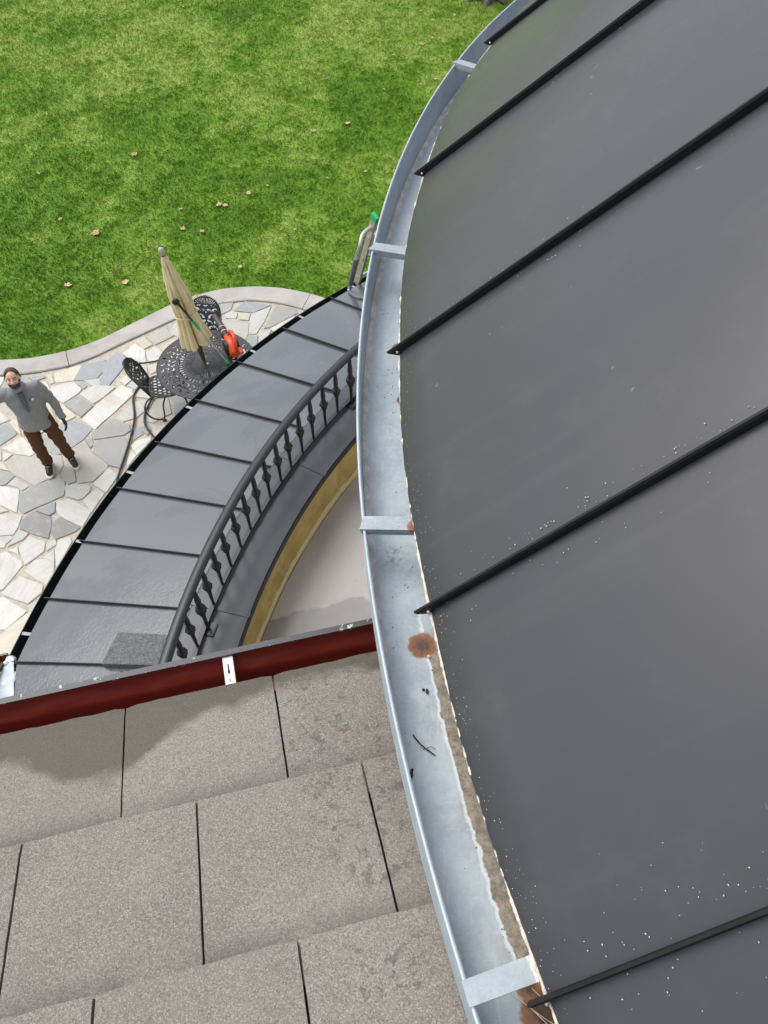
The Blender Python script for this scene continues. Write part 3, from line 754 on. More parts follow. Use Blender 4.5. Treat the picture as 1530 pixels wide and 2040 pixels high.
('g',[(-6.965,7.145),(-7.338,7.127),(-7.411,7.054),(-7.344,6.727),(-6.968,6.594),(-6.851,6.647)]),
('b',[(-8.461,6.564),(-8.502,6.545),(-8.565,6.433),(-8.470,6.128),(-8.046,6.024),(-8.023,6.041),(-8.022,6.462)]),
('p',[(-2.644,7.315),(-2.940,7.052),(-2.719,6.642),(-2.445,6.647),(-2.296,6.796),(-2.331,7.024)]),
('b',[(-7.668,3.373),(-7.927,3.327),(-8.177,2.959),(-7.682,2.660),(-7.522,2.957)]),
('g',[(-7.466,2.339),(-7.673,2.565),(-8.177,2.236),(-8.161,2.179),(-7.759,1.847),(-7.460,2.247)]),
('g',[(-5.779,2.615),(-6.157,2.279),(-6.156,2.143),(-6.013,2.009),(-5.429,2.115),(-5.374,2.390),(-5.424,2.469)]),
('b',[(-4.498,3.788),(-4.581,4.056),(-5.034,4.125),(-5.157,3.789),(-4.901,3.570),(-4.497,3.785)]),
('w',[(-5.950,4.549),(-6.046,4.522),(-6.203,4.185),(-6.102,4.000),(-5.993,3.937),(-5.677,3.989),(-5.481,4.353)]),
('p',[(-8.156,5.365),(-8.652,5.083),(-8.550,4.690),(-8.220,4.633),(-8.029,4.749)]),
('p',[(-3.128,1.637),(-3.142,1.988),(-3.243,2.104),(-3.619,2.105),(-3.732,1.957),(-3.676,1.603),(-3.299,1.410)]),
('g',[(0.568,7.290),(0.254,7.008),(0.404,6.661),(0.784,6.844),(0.755,7.207)]),
('c',[(-7.000,8.330),(-7.721,8.307),(-7.380,7.804),(-7.206,7.842),(-6.993,8.329)]),
('w',[(-1.828,2.651),(-2.133,2.538),(-2.159,2.084),(-1.995,1.998),(-1.402,2.119),(-1.402,2.207)]),
('e',[(-7.180,5.559),(-7.447,5.271),(-7.430,5.217),(-7.127,5.021),(-6.885,5.087),(-6.771,5.354),(-6.807,5.471)]),
('w',[(1.368,7.719),(1.103,7.580),(1.079,7.332),(1.380,7.118),(1.837,7.266),(1.837,7.478)]),
('c',[(-2.438,4.726),(-2.170,4.257),(-1.807,4.654),(-2.176,4.866)]),
('c',[(-6.565,6.600),(-6.630,6.573),(-6.561,5.954),(-6.218,5.927),(-6.000,6.302),(-6.060,6.429)]),
('w',[(-3.321,5.069),(-3.661,4.670),(-3.657,4.629),(-3.334,4.404),(-3.081,4.724)]),
('w',[(-3.220,8.936),(-3.259,8.893),(-3.375,8.642),(-3.306,8.418),(-2.994,8.232),(-2.925,8.254),(-2.886,8.836)]),
('b',[(-1.146,6.612),(-1.249,6.557),(-1.400,6.014),(-1.343,5.910),(-0.865,6.142),(-1.042,6.580)]),
('w',[(-0.715,6.062),(-0.841,6.113),(-1.334,5.874),(-1.347,5.683),(-1.285,5.632),(-0.657,5.655),(-0.638,5.694)]),
('w',[(-7.539,3.528),(-7.636,3.390),(-7.490,2.973),(-7.020,2.966),(-6.998,3.473)]),
('w',[(-1.795,2.920),(-1.941,3.079),(-2.236,3.041),(-2.406,2.784),(-2.147,2.571),(-1.839,2.685)]),
('b',[(-7.207,5.584),(-7.364,6.021),(-7.407,6.028),(-7.558,5.954),(-7.685,5.445),(-7.470,5.299)]),
('e',[(-0.154,6.059),(-0.373,6.283),(-0.680,6.067),(-0.605,5.712),(-0.219,5.785)]),
('g',[(-2.946,5.369),(-2.860,5.359),(-2.587,5.794),(-2.653,5.919),(-2.955,6.043),(-3.080,5.983),(-3.154,5.814)]),
('p',[(-7.378,7.768),(-7.449,7.674),(-7.332,7.164),(-6.994,7.190),(-6.994,7.666),(-7.197,7.807)]),
('p',[(-1.972,4.037),(-1.720,4.011),(-1.416,4.435),(-1.586,4.670),(-1.770,4.642),(-2.142,4.234)]),
('b',[(-3.311,1.376),(-3.691,1.570),(-4.080,1.317),(-4.207,0.985),(-4.207,0.811),(-3.306,0.811)]),
('e',[(-0.316,8.089),(-0.686,8.470),(-0.956,8.294),(-0.927,7.914),(-0.848,7.811),(-0.496,7.724)]),
('p',[(-3.525,5.318),(-3.317,5.149),(-2.981,5.359),(-3.182,5.791),(-3.448,5.684)]),
('g',[(-2.149,3.595),(-2.312,3.554),(-2.389,3.409),(-2.236,3.077),(-1.949,3.114),(-1.880,3.418)]),
('w',[(-5.748,1.445),(-6.015,1.694),(-6.281,1.456),(-6.209,0.889),(-5.729,0.889)]),
('w',[(-5.557,7.853),(-5.676,7.969),(-5.941,7.886),(-6.073,7.554),(-5.680,7.470)]),
('g',[(-1.237,3.093),(-1.602,3.509),(-1.844,3.413),(-1.914,3.103),(-1.770,2.946)]),
('w',[(-1.625,7.230),(-1.941,7.425),(-2.295,7.028),(-2.261,6.806),(-1.845,6.741)]),
('w',[(-4.619,2.988),(-4.294,2.641),(-3.927,2.959),(-3.932,3.106),(-4.291,3.303)]),
('w',[(-8.004,1.532),(-7.996,0.853),(-7.570,0.853),(-7.581,1.587),(-7.750,1.726)]),
('p',[(-6.959,1.208),(-7.187,1.614),(-7.545,1.579),(-7.534,0.860),(-6.975,0.860)]),
('e',[(-8.565,3.532),(-8.460,3.034),(-8.293,2.944),(-8.214,2.968),(-7.961,3.340),(-8.239,3.573)]),
('w',[(-0.319,6.541),(-0.351,6.313),(-0.128,6.084),(0.140,6.119),(0.312,6.478)]),
('p',[(-0.235,8.714),(0.083,8.364),(0.561,8.684),(0.561,8.753),(-0.011,9.153),(-0.101,9.207)]),
('b',[(-6.048,6.984),(-6.370,6.949),(-6.539,6.630),(-6.059,6.467),(-5.932,6.894)]),
('w',[(-8.557,4.037),(-8.740,4.210),(-9.290,4.079),(-9.290,3.594),(-8.682,3.616)]),
('w',[(0.147,7.988),(0.028,8.174),(-0.281,8.078),(-0.465,7.704),(-0.282,7.433),(-0.234,7.419),(0.082,7.640)]),
('g',[(-1.965,7.452),(-2.027,7.610),(-2.052,7.625),(-2.603,7.545),(-2.629,7.512),(-2.626,7.348),(-2.315,7.059)]),
('b',[(1.067,7.584),(0.744,7.891),(0.533,7.484),(0.579,7.324),(0.773,7.239),(1.043,7.337)]),
('w',[(-1.622,8.223),(-1.600,7.955),(-1.415,7.806),(-0.964,7.921),(-0.992,8.291),(-1.056,8.317)]),
('b',[(-5.165,8.235),(-5.385,8.381),(-5.587,8.327),(-5.651,7.995),(-5.381,7.731),(-5.058,7.906)]),
('w',[(-2.614,9.381),(-3.104,9.500),(-3.123,9.094),(-3.100,8.937),(-2.869,8.869),(-2.643,8.967)]),
('e',[(-9.399,1.969),(-8.841,2.051),(-8.576,2.362),(-9.127,2.808),(-9.397,2.852)]),
('p',[(-3.685,3.888),(-3.731,3.750),(-3.605,3.383),(-3.225,3.283),(-3.070,3.346),(-3.034,3.688),(-3.504,3.964)]),
('w',[(1.390,7.083),(1.280,6.827),(1.673,6.267),(2.068,6.267),(2.068,7.267),(1.956,7.267)]),
('p',[(-1.295,2.104),(-1.981,1.965),(-2.019,1.144),(-1.251,1.144),(-1.251,2.095)]),
('e',[(-3.943,5.280),(-4.012,4.997),(-3.682,4.702),(-3.337,5.105),(-3.551,5.292)]),
('p',[(-3.113,2.500),(-3.215,2.126),(-3.117,2.014),(-2.591,2.110),(-2.724,2.655)]),
('w',[(-4.114,1.330),(-4.263,1.892),(-4.647,1.860),(-4.706,1.074),(-4.212,1.074)]),
('e',[(-3.209,3.251),(-3.346,2.775),(-3.124,2.535),(-2.723,2.694),(-2.686,2.749),(-2.945,3.251),(-3.055,3.314)]),
('w',[(-1.969,4.001),(-2.123,3.622),(-1.858,3.447),(-1.611,3.544),(-1.565,3.714),(-1.722,3.975)]),
('w',[(-0.943,4.545),(-1.294,4.401),(-0.990,3.887),(-0.768,3.781),(-0.423,3.781),(-0.423,4.215)]),
('w',[(-8.510,6.581),(-8.477,6.597),(-8.289,7.028),(-8.377,7.237),(-8.483,7.295),(-8.847,6.955)]),
('c',[(0.096,8.329),(0.056,8.198),(0.176,8.009),(0.722,7.960),(0.580,8.654)]),
('w',[(-5.909,3.366),(-6.363,3.273),(-6.423,2.892),(-5.892,2.905),(-5.739,3.240)]),
('g',[(-3.102,1.611),(-3.275,1.381),(-3.270,0.818),(-2.378,0.818),(-2.378,1.115),(-2.591,1.482)]),
('c',[(-2.665,7.505),(-3.012,7.606),(-3.260,7.407),(-3.220,7.190),(-3.155,7.099),(-2.969,7.075),(-2.662,7.348)]),
('e',[(-3.106,1.980),(-3.092,1.645),(-2.592,1.519),(-2.460,2.015),(-2.572,2.077)]),
('w',[(-3.246,3.251),(-3.614,3.348),(-3.896,3.109),(-3.891,2.959),(-3.644,2.733),(-3.381,2.786)]),
('e',[(-6.825,2.385),(-6.487,2.699),(-6.493,2.823),(-6.984,2.948),(-7.065,2.527)]),
('w',[(-1.785,8.518),(-2.120,8.760),(-2.279,8.722),(-2.453,8.224),(-2.211,8.112),(-1.741,8.325)]),
('w',[(-6.958,7.183),(-6.566,7.268),(-6.424,7.563),(-6.555,7.717),(-6.958,7.659)]),
('g',[(-2.954,5.334),(-3.301,5.117),(-3.049,4.741),(-2.727,4.718),(-2.657,4.770),(-2.716,5.193),(-2.859,5.323)]),
('c',[(-0.658,7.103),(-1.101,7.246),(-1.215,7.195),(-1.131,6.645),(-1.029,6.614),(-0.655,6.759)]),
('p',[(-2.159,3.630),(-2.002,4.017),(-2.175,4.218),(-2.420,4.105),(-2.503,3.819),(-2.318,3.590)]),
('e',[(-7.596,5.951),(-8.000,6.013),(-8.026,5.994),(-8.163,5.469),(-8.135,5.405),(-7.720,5.454)]),
('c',[(-2.069,5.766),(-2.225,5.661),(-2.223,5.345),(-2.121,5.238),(-1.765,5.280),(-1.632,5.553)]),
('w',[(-0.921,4.573),(-0.285,4.170),(-0.176,4.170),(-0.176,4.676),(-0.817,4.999)]),
('w',[(-7.085,2.497),(-7.430,2.336),(-7.424,2.250),(-7.028,1.934),(-6.793,2.007),(-6.839,2.351)]),
('p',[(-8.499,1.567),(-9.169,1.344),(-9.169,0.802),(-8.418,0.802)]),
('p',[(-2.419,3.388),(-2.905,3.252),(-2.655,2.767),(-2.441,2.797),(-2.267,3.059)]),
('p',[(-5.100,6.067),(-5.140,6.147),(-5.348,6.490),(-5.408,6.493),(-5.695,6.277),(-5.459,5.863),(-5.325,5.827),(-5.203,5.869)]),
('p',[(0.721,7.924),(0.181,7.972),(0.119,7.642),(0.504,7.508),(0.721,7.923)]),
('e',[(-1.004,3.853),(-1.530,3.702),(-1.577,3.535),(-1.194,3.098),(-1.058,3.054),(-0.770,3.054),(-0.770,3.742)]),
('w',[(-4.753,4.644),(-4.853,4.676),(-5.123,4.301),(-5.035,4.162),(-4.590,4.094)]),
('p',[(-8.560,4.655),(-8.590,4.634),(-8.715,4.235),(-8.532,4.063),(-8.235,4.151),(-8.234,4.599)]),
('p',[(-3.764,5.855),(-3.889,5.454),(-3.897,5.419),(-3.843,5.319),(-3.559,5.328),(-3.484,5.689),(-3.736,5.863)]),
('p',[(1.642,8.152),(1.372,8.253),(1.329,8.185),(1.385,7.751),(2.035,7.417),(2.063,7.417),(2.063,7.925)]),
('w',[(-1.266,5.596),(-1.104,5.142),(-0.842,5.057),(-0.620,5.404),(-0.660,5.619)]),
('p',[(-4.851,4.741),(-5.227,4.930),(-5.375,4.824),(-5.401,4.390),(-5.152,4.322)]),
('w',[(-2.087,5.798),(-2.034,6.088),(-2.344,6.267),(-2.618,5.931),(-2.553,5.808),(-2.245,5.690)]),
('p',[(0.022,8.210),(0.060,8.336),(-0.259,8.687),(-0.648,8.483),(-0.289,8.113)]),
('g',[(-7.162,4.417),(-7.263,4.185),(-6.866,3.866),(-6.586,4.226),(-6.763,4.444)]),
('w',[(-4.084,1.358),(-3.712,1.600),(-3.766,1.942),(-4.225,1.888)]),
('w',[(-8.064,5.992),(-8.476,6.093),(-8.677,5.759),(-8.194,5.495)]),
('w',[(-6.290,5.254),(-6.741,5.333),(-6.852,5.074),(-6.648,4.809),(-6.301,4.861),(-6.216,5.151)]),
('w',[(-4.962,5.413),(-5.084,5.822),(-5.157,5.846),(-5.308,5.794),(-5.383,5.346),(-5.228,5.205),(-4.960,5.361)]),
('g',[(-6.666,6.571),(-6.829,6.618),(-6.954,6.561),(-7.171,6.109),(-6.626,5.928),(-6.596,5.947)]),
('w',[(-6.317,1.451),(-6.583,1.580),(-6.923,1.205),(-6.941,0.823),(-6.237,0.823)]),
('b',[(-8.040,1.526),(-8.448,1.613),(-8.465,1.586),(-8.387,0.847),(-8.032,0.847)]),
('w',[(-7.481,7.656),(-7.865,7.553),(-7.892,7.484),(-7.710,7.078),(-7.438,7.078),(-7.366,7.151)]),
('g',[(-4.150,4.261),(-4.263,3.642),(-3.764,3.765),(-3.720,3.897),(-4.043,4.252)]),
('p',[(-1.749,8.522),(-1.704,8.324),(-1.635,8.258),(-1.081,8.349),(-1.363,8.877)]),
('p',[(-6.650,6.604),(-6.578,6.634),(-6.402,6.965),(-6.562,7.232),(-6.927,7.143),(-6.815,6.651)]),
('g',[(-1.287,6.555),(-1.768,6.633),(-1.812,6.218),(-1.431,6.037)]),
('w',[(-5.219,6.767),(-5.287,6.945),(-5.345,6.998),(-5.601,7.027),(-5.678,6.935),(-5.473,6.632)]),
('w',[(-5.925,3.399),(-6.013,3.907),(-6.111,3.964),(-6.521,3.512),(-6.371,3.308)]),
('b',[(-2.456,4.108),(-2.765,4.258),(-2.906,4.161),(-2.938,3.783),(-2.537,3.832)]),
('b',[(-8.362,7.270),(-7.926,7.496),(-7.898,7.566),(-8.099,7.864),(-8.365,7.842),(-8.459,7.323)]),
('p',[(-8.536,6.556),(-8.881,6.939),(-9.394,6.963),(-9.394,6.278),(-8.596,6.451)]),
('g',[(-1.205,3.064),(-1.760,2.911),(-1.803,2.677),(-1.382,2.239),(-1.033,2.239),(-1.033,3.009)]),
('e',[(-8.541,2.347),(-8.807,2.036),(-8.466,1.706),(-8.196,2.171),(-8.213,2.234),(-8.399,2.368)]),
('g',[(-4.275,1.928),(-4.227,2.436),(-4.298,2.530),(-4.706,2.299),(-4.666,1.902)]),
('w',[(1.253,6.803),(1.029,6.711),(0.956,6.080),(0.991,6.015),(1.708,6.015),(1.708,6.154)]),
('w',[(-7.151,4.994),(-7.441,5.182),(-7.762,4.745),(-7.264,4.615)]),
('w',[(1.296,8.163),(0.755,7.938),(1.089,7.613),(1.349,7.750)]),
('p',[(-8.260,7.006),(-8.438,6.596),(-8.008,6.496),(-7.889,6.586),(-7.897,6.898)]),
('g',[(-6.260,5.274),(-6.187,5.173),(-5.822,5.198),(-5.767,5.281),(-5.861,5.660),(-6.124,5.773)]),
('w',[(-8.630,4.627),(-9.396,4.633),(-9.396,4.090),(-8.749,4.245)]),
('p',[(-4.198,2.458),(-3.770,2.377),(-3.670,2.708),(-3.909,2.927),(-4.277,2.608),(-4.275,2.559)]),
('e',[(-8.522,4.028),(-8.647,3.606),(-8.583,3.566),(-8.247,3.608),(-8.092,3.997),(-8.222,4.118)]),
('c',[(-5.396,4.853),(-5.246,4.960),(-5.248,5.175),(-5.408,5.320),(-5.737,5.262),(-5.791,5.179),(-5.696,4.936)]),
('e',[(-3.421,7.489),(-3.271,7.445),(-3.037,7.632),(-3.139,7.952),(-3.320,7.898)]),
]
KERB_OUT = [(-9, 8.9), (-8, 8.75), (-7, 8.68), (-5.822, 8.725), (-5.369, 8.759), (-4.844, 8.92), (-4.393, 9.18), (-3.942, 9.586), (-3.384, 10.063), (-3.101, 10.245), (-2.628, 10.43), (-2.136, 10.485), (-1.686, 10.446), (-1.223, 10.304), (-0.972, 10.189), (-0.4, 9.85), (0.2, 9.45), (0.9, 8.95), (1.8, 8.45), (3, 8.0), (5, 7.6), (8, 7.4)]
KERB_IN = [(-9, 8.57), (-8, 8.42), (-7, 8.35), (-5.714, 8.391), (-5.28, 8.434), (-4.743, 8.585), (-4.398, 8.79), (-4.008, 9.118), (-3.529, 9.491), (-3.184, 9.77), (-2.662, 10.045), (-2.183, 10.13), (-1.781, 10.08), (-1.363, 9.939), (-0.6, 9.53), (0, 9.17), (0.7, 8.68), (1.65, 8.17), (2.9, 7.7), (4.9, 7.3), (8, 7.1)]
# ------------------------------------------------------------------ ground, lawn, patio
def kerb_y(x, tab=KERB_OUT):
    return float(np.interp(x, [p[0] for p in tab], [p[1] for p in tab]))

g = MB()
N = 24
for i in range(N+1):
    for j in range(N+1):
        g.v.append((-150 + 300*i/N, -120 + 320*j/N, -0.012))
for i in range(N):
    for j in range(N):
        a = i*(N+1)+j; g.f.append((a, a+N+1, a+N+2, a+1))
tag(g.build('ground', MAT['earth'], fix=False), kind='structure')

# grass: one blade is one tapered, bent triangle pair
def build_grass():
    nb = 560000
    x = np.random.uniform(-24, 13, nb*3)
    y = 7.2 + (34 - 7.2)*np.random.uniform(0, 1, nb*3)**1.35
    ky = np.interp(x, [p[0] for p in KERB_OUT], [p[1] for p in KERB_OUT])
    keep = (y > ky + .015 + .03*np.random.rand(nb*3)) & (x > -2.2 - .62*y - 4*np.random.rand(nb*3)**3) & (x < 2.2 + .26*y + 4*np.random.rand(nb*3)**3) & (y < 34 - 6*np.random.rand(nb*3)**2)
    x, y = x[keep][:nb], y[keep][:nb]; n = len(x)
    clump = np.sin(x*9.1 + 2*np.sin(y*5.3))*np.cos(y*8.3 + 2*np.sin(x*4.1))
    h = np.random.uniform(.018, .040, n)*(1 + .25*clump); w = np.random.uniform(.003, .0055, n)*(1 + .03*y)
    th = np.random.uniform(0, 2*np.pi, n); le = np.random.uniform(.8, 2.4, n)*h; ld = th + np.random.uniform(-1, 1, n) + 1.57 + .8*clump
    ca, sa = np.cos(th), np.sin(th)
    b = np.zeros((n, 4, 3), np.float32)
    b[:, 0] = np.stack([x - ca*w, y - sa*w, np.full(n, -.01)], 1)
    b[:, 1] = np.stack([x + ca*w, y + sa*w, np.full(n, -.01)], 1)
    mx, my = x + .35*le*np.cos(ld), y + .35*le*np.sin(ld)
    b[:, 2] = np.stack([mx + ca*w*.8, my + sa*w*.8, h*.62], 1)
    b[:, 3] = np.stack([x + le*np.cos(ld), y + le*np.sin(ld), h], 1)
    me = bpy.data.meshes.new('lawn_grass')
    me.vertices.add(n*4); me.vertices.foreach_set('co', b.reshape(-1))
    i = np.arange(n)*4
    tri = np.stack([i, i+1, i+2, i, i+2, i+3], 1).astype(np.int32).reshape(-1)
    me.loops.add(n*6); me.loops.foreach_set('vertex_index', tri)
    me.polygons.add(n*2); me.polygons.foreach_set('loop_start', np.arange(n*2, dtype=np.int32)*3)
    at = me.attributes.new('tint', 'FLOAT', 'POINT')
    tv = np.repeat(np.clip(np.random.normal(.35, .3, n), 0, 1), 4).astype(np.float32)
    at.data.foreach_set('value', tv)
    me.update(); me.validate()
    me.materials.append(MAT['grass'])
    o = bpy.data.objects.new('lawn_grass', me); COL.objects.link(o)
    tag(o, 'mottled green lawn of short grass beyond the curved patio kerb', 'lawn', kind='stuff')
build_grass()

# patio: mortar bed, flagstones, curved concrete kerb
kin = [p for p in KERB_IN]
pm = MB()
bed = [(-9, .9), (8, .9)] + kin[::-1]
n = len(bed)
vs = [Vector((p[0], p[1], -.10)) for p in bed] + [Vector((p[0], p[1], .018)) for p in bed]
pm.add(vs, [tuple(reversed(range(n))), tuple(range(n, 2*n))] + [(i, (i+1) % n, n+(i+1) % n, n+i) for i in range(n)])
patio = tag(pm.build('patio', MAT['mortar']), kind='structure')

TINT = dict(w=(0.528, 0.515, 0.475), p=(0.440, 0.444, 0.418), b=(0.277, 0.299, 0.308), g=(0.304, 0.308, 0.290), c=(0.502, 0.462, 0.378), e=(0.387, 0.374, 0.330), d=(0.220, 0.216, 0.211))
for k, P in FLAGSTONES:
    P = [Vector((x, y, 0)) for x, y in P]
    pts = []
    for i in range(len(P)):
        a, b = P[i], P[(i+1) % len(P)]; L = (b-a).length; m = max(1, int(L/.13))
        nrm = Vector((-(b-a).y, (b-a).x, 0)).normalized()
        for q in range(m):
            p = a.lerp(b, q/m)
            pts.append(p + nrm*random.uniform(-.009, .006)*(1 if q else .3))
    c = sum(pts, Vector())/len(pts); n = len(pts)
    top = .034 + random.uniform(-.004, .005)
    s = MB()
    vs = [p - c + Vector((0, 0, .0)) for p in pts] + [p - c + Vector((0, 0, top-.006)) for p in pts]
    vs += [(p - c)*(1 - .008/max(.05, (p-c).length)) + Vector((0, 0, top + random.uniform(-.0015, .0015))) for p in pts]
    fs = [tuple(reversed(range(n))), tuple(range(2*n, 3*n))]
    for i in range(n):
        j = (i+1) % n
        fs += [(i, j, n+j, n+i), (n+i, n+j, 2*n+j, 2*n+i)]
    s.add(vs, fs)
    o = s.build('flagstone', MAT['stone'], patio, loc=c, fix=False)
    t = TINT[k]; v = 1.12*random.uniform(.92, 1.06)
    o.color = (t[0]*v, t[1]*v*random.uniform(.985, 1.01), t[2]*v*random.uniform(.96, 1.03), 1)

# kerb split at its control joints
def resample(tab, x0, x1, n): return [(x0+(x1-x0)*i/n, kerb_y(x0+(x1-x0)*i/n, tab)) for i in range(n+1)]
from_joint = [(-9, -9), (-6.95, -6.93), (-4.863, -4.738), (-3.05, -2.93), (-1.196, -1.309), (.75, .60), (2.9, 2.7), (8, 8)]
def smooth_tab(tab):
    xs = np.linspace(tab[0][0], tab[-1][0], 260); ys = np.interp(xs, [p[0] for p in tab], [p[1] for p in tab])
    k = np.ones(5)/5; ys[2:-2] = np.convolve(ys, k, 'valid'); return list(zip(xs, ys))
KO, KI = smooth_tab(KERB_OUT), smooth_tab(KERB_IN)
def at(tab, x): return float(np.interp(x, [p[0] for p in tab], [p[1] for p in tab]))
for (a0, b0), (a1, b1) in zip(from_joint[:-1], from_joint[1:]):
    m = MB(); n = 18; vs = []
    for i in range(n+1):
        f = i/n; gap = .005
        xo = a0+gap + (a1-a0-2*gap)*f; xi = b0+gap + (b1-b0-2*gap)*f
        o_, i_ = Vector((xo, at(KO, xo), 0)), Vector((xi, at(KI, xi)+.004, 0))
        d = (o_-i_).normalized()
        for p, z in ((i_, -.09), (o_, -.09), (o_, .040), (o_-d*.012, .050), (i_+d*.012, .050), (i_, .040)):
            vs.append(p + Vector((0, 0, z)))
    fs = []
    for i in range(n):
        for k in range(6):
            k2 = (k+1) % 6; fs.append((i*6+k, (i+1)*6+k, (i+1)*6+k2, i*6+k2))
    fs += [tuple(range(6)), tuple(reversed([n*6+k for k in range(6)]))]
    m.add(vs, fs); m.build('kerb_slab', MAT['concrete'], patio, smooth=30)

# ------------------------------------------------------------------ the house
house = empty('house', (-0.2, -1.2, 0.0))
tag(house, 'large house with charcoal metal turret roof, curved balcony and grey-brown tile roof', 'house')
HOFF = Vector((0.2, 1.2, 0.0))      # parts are modelled in world coordinates
def hpart(mb, name, material, parent=house, **k):
    o = mb.build(name, material, parent, **k)
    if parent is house: o.location = HOFF
    return o

# walls
m = MB()
def tp(e, u, z): return Vector((EX*e + UX*u, EY*e + UY*u, z))
def tbox(mb, e0, e1, u0, u1, z0, z1):
    vs = [tp(e0,u0,z0), tp(e1,u0,z0), tp(e1,u1,z0), tp(e0,u1,z0), tp(e0,u0,z1), tp(e1,u0,z1), tp(e1,u1,z1), tp(e0,u1,z1)]
    mb.add(vs, [(0,3,2,1),(4,5,6,7),(0,1,5,4),(1,2,6,5),(2,3,7,6),(3,0,4,7)])
tbox(m, -2.2, 3.4, -.42, 3.4, -.05, 6.30)
hpart(m, 'main_wall', MAT['stucco'])
m = MB(); sweep(m, [(3.94, 2.86), (4.0, 2.86), (4.0, 6.66), (3.94, 6.66)], 96, 262, 60); hpart(m, 'turret_wall', MAT['stucco'], smooth=30)
m = MB(); sweep(m, [(6.25, -.05), (6.35, -.05), (6.35, 3.0), (6.25, 3.0)], 96, 196, 60); hpart(m, 'bay_wall', MAT['stucco'], smooth=30)
m = MB(); sweep(m, [(6.35, 2.955), (6.82, 2.955), (6.82, 2.99), (6.35, 2.99)], 96, 194, 60); hpart(m, 'soffit', MAT['cap'], smooth=30)

# balcony deck and its low parapet
m = MB(); sweep(m, [(4.002, 2.80), (5.268, 2.80), (5.268, 2.90), (4.002, 2.90)], 96, 197, 70); hpart(m, 'balcony_deck', MAT['deck'], smooth=30)
m = MB()
nn = 140; vs = []; fs = []
for i in range(nn+1):
    a = 96 + 101*i/nn
    w = .006*noise.noise(Vector((a*.35, 0, 0)))
    for r, z in ((5.275+w, 2.78), (5.275+w, 3.10), (5.275+w, 3.395), (5.62, 3.395), (5.62, 2.78)): vs.append(pol(r, a, z))
for i in range(nn):
    for k in range(5):
        fs.append((i*5+k, (i+1)*5+k, (i+1)*5+(k+1) % 5, i*5+(k+1) % 5))
m.add(vs, fs); parapet = hpart(m, 'parapet', MAT['ochre'], smooth=40)
joints = [96, 110, 124, 138, 152.25, 166.7, 181, 196]
for a0, a1 in zip(joints[:-1], joints[1:]):
    m = MB(); d = .03
    prof = [(5.668, 3.398), (5.672, 3.43), (5.655, 3.442), (5.53, 3.438), (5.40, 3.434), (5.30, 3.430), (5.262, 3.424), (5.258, 3.372), (5.262, 3.372), (5.268, 3.400), (5.5, 3.402)]
    sweep(m, prof, a0+d, a1-d, 26)
    o = m.build('parapet_cap', MAT['cap'], parapet, smooth=25)
for a in joints[1:-1]:     # standing lap at each joint of the cap
    m = MB(); sweep(m, [(5.674, 3.40), (5.674, 3.446), (5.53, 3.445), (5.30, 3.436), (5.256, 3.428), (5.256, 3.37), (5.262, 3.372), (5.266, 3.427), (5.30, 3.432), (5.53, 3.441)], a-.22, a+.22, 2)
    m.build('cap_joint', MAT['cap'], parapet, smooth=25)
m = MB(); sweep(m, [(5.2565, 3.371), (5.2565, 3.412), (5.2535, 3.412), (5.2525, 3.362), (5.2565, 3.362)], 96, 196, 140); m.build('drip_edge', MAT['drip'], parapet)

# skirt roof round the balcony
SLOPE = (3.40-3.08)/(6.86-5.66)
def skirt_z(r): return 3.40 - (r-5.66)*SLOPE
SK = [171.47, 167.12, 162.68, 158.05, 153.49, 148.73, 143.81, 138.72, 133.4, 128.2, 122.9, 117.5, 112, 106.4, 100.7]
m = MB(); sweep(m, [(5.66, 3.37), (6.84, 3.05), (6.84, 3.02), (5.66, 3.02)], 96, 197, 70); skirt = hpart(m, 'skirt_roof', MAT['gutter_dark'], smooth=30)
def skirt_panel(a0, a1, ro0, ro1):
    rows = []
    for i in range(9):
        f = i/8; row = []
        for j in range(7):
            a = a0 + (a1-a0)*j/6; ro = ro0 + (ro1-ro0)*j/6
            r = 5.664 + (ro-5.664)*f
            z = skirt_z(r) + .004 + .0035*math.sin(math.pi*j/6) + .002*noise.noise(Vector((r*2, a*.4, 0)))
            row.append(pol(r, a, z))
        rows.append(row)
    m = MB(); shell(m, rows, .004)
    return m.build('roof_panel', MAT['skirt'], skirt, smooth=30)
for a1, a0 in zip(SK[:-1], SK[1:]): skirt_panel(a0+.04, a1-.04, 6.862, 6.862)
skirt_panel(171.51, 174.0, 6.862, 6.74); skirt_panel(174.0, 184.0, 6.74, 6.45); skirt_panel(184.0, 196.0, 6.45, 6.2)
def seam_bar(mb, a, r0, r1, zf, w, h, lip, tip=.02, zslope=0):
    """upright seam with a folded lip, from r0 (low end) to r1"""
    er = Vector((math.cos(R(a)), math.sin(R(a)), 0)); et = Vector((-math.sin(R(a)), math.cos(R(a)), 0))
    p0, p1 = pol(r0, a, zf(r0)), pol(r1, a, zf(r1))
    d = (p1-p0).normalized(); nrm = et.cross(d).normalized()
    if nrm.z < 0: nrm = -nrm
    sec = [(-w/2, -.004), (w/2, -.004), (w/2, h-.004), (w/2-.002, h-.001), (w/4, h), (-w/4, h), (-w/2+.002, h-.001), (-w/2, h-.004)]
    vs = []
    for q, p in ((0, p0), (1, p1)):
        for s, t in sec:
            vs.append(p + et*s + nrm*t - (d*tip*(t/h) if q == 0 else Vector()))
    n = len(sec)
    mb.add(vs, [tuple(reversed(range(n))), tuple(range(n, 2*n))] + [(i, (i+1) % n, n+(i+1) % n, n+i) for i in range(n)])
for a in SK:
    m = MB(); seam_bar(m, a, 6.885, 5.67, skirt_z, .009, .030, .006, .006)
    m.build('standing_seam', MAT['seam_low'], skirt)
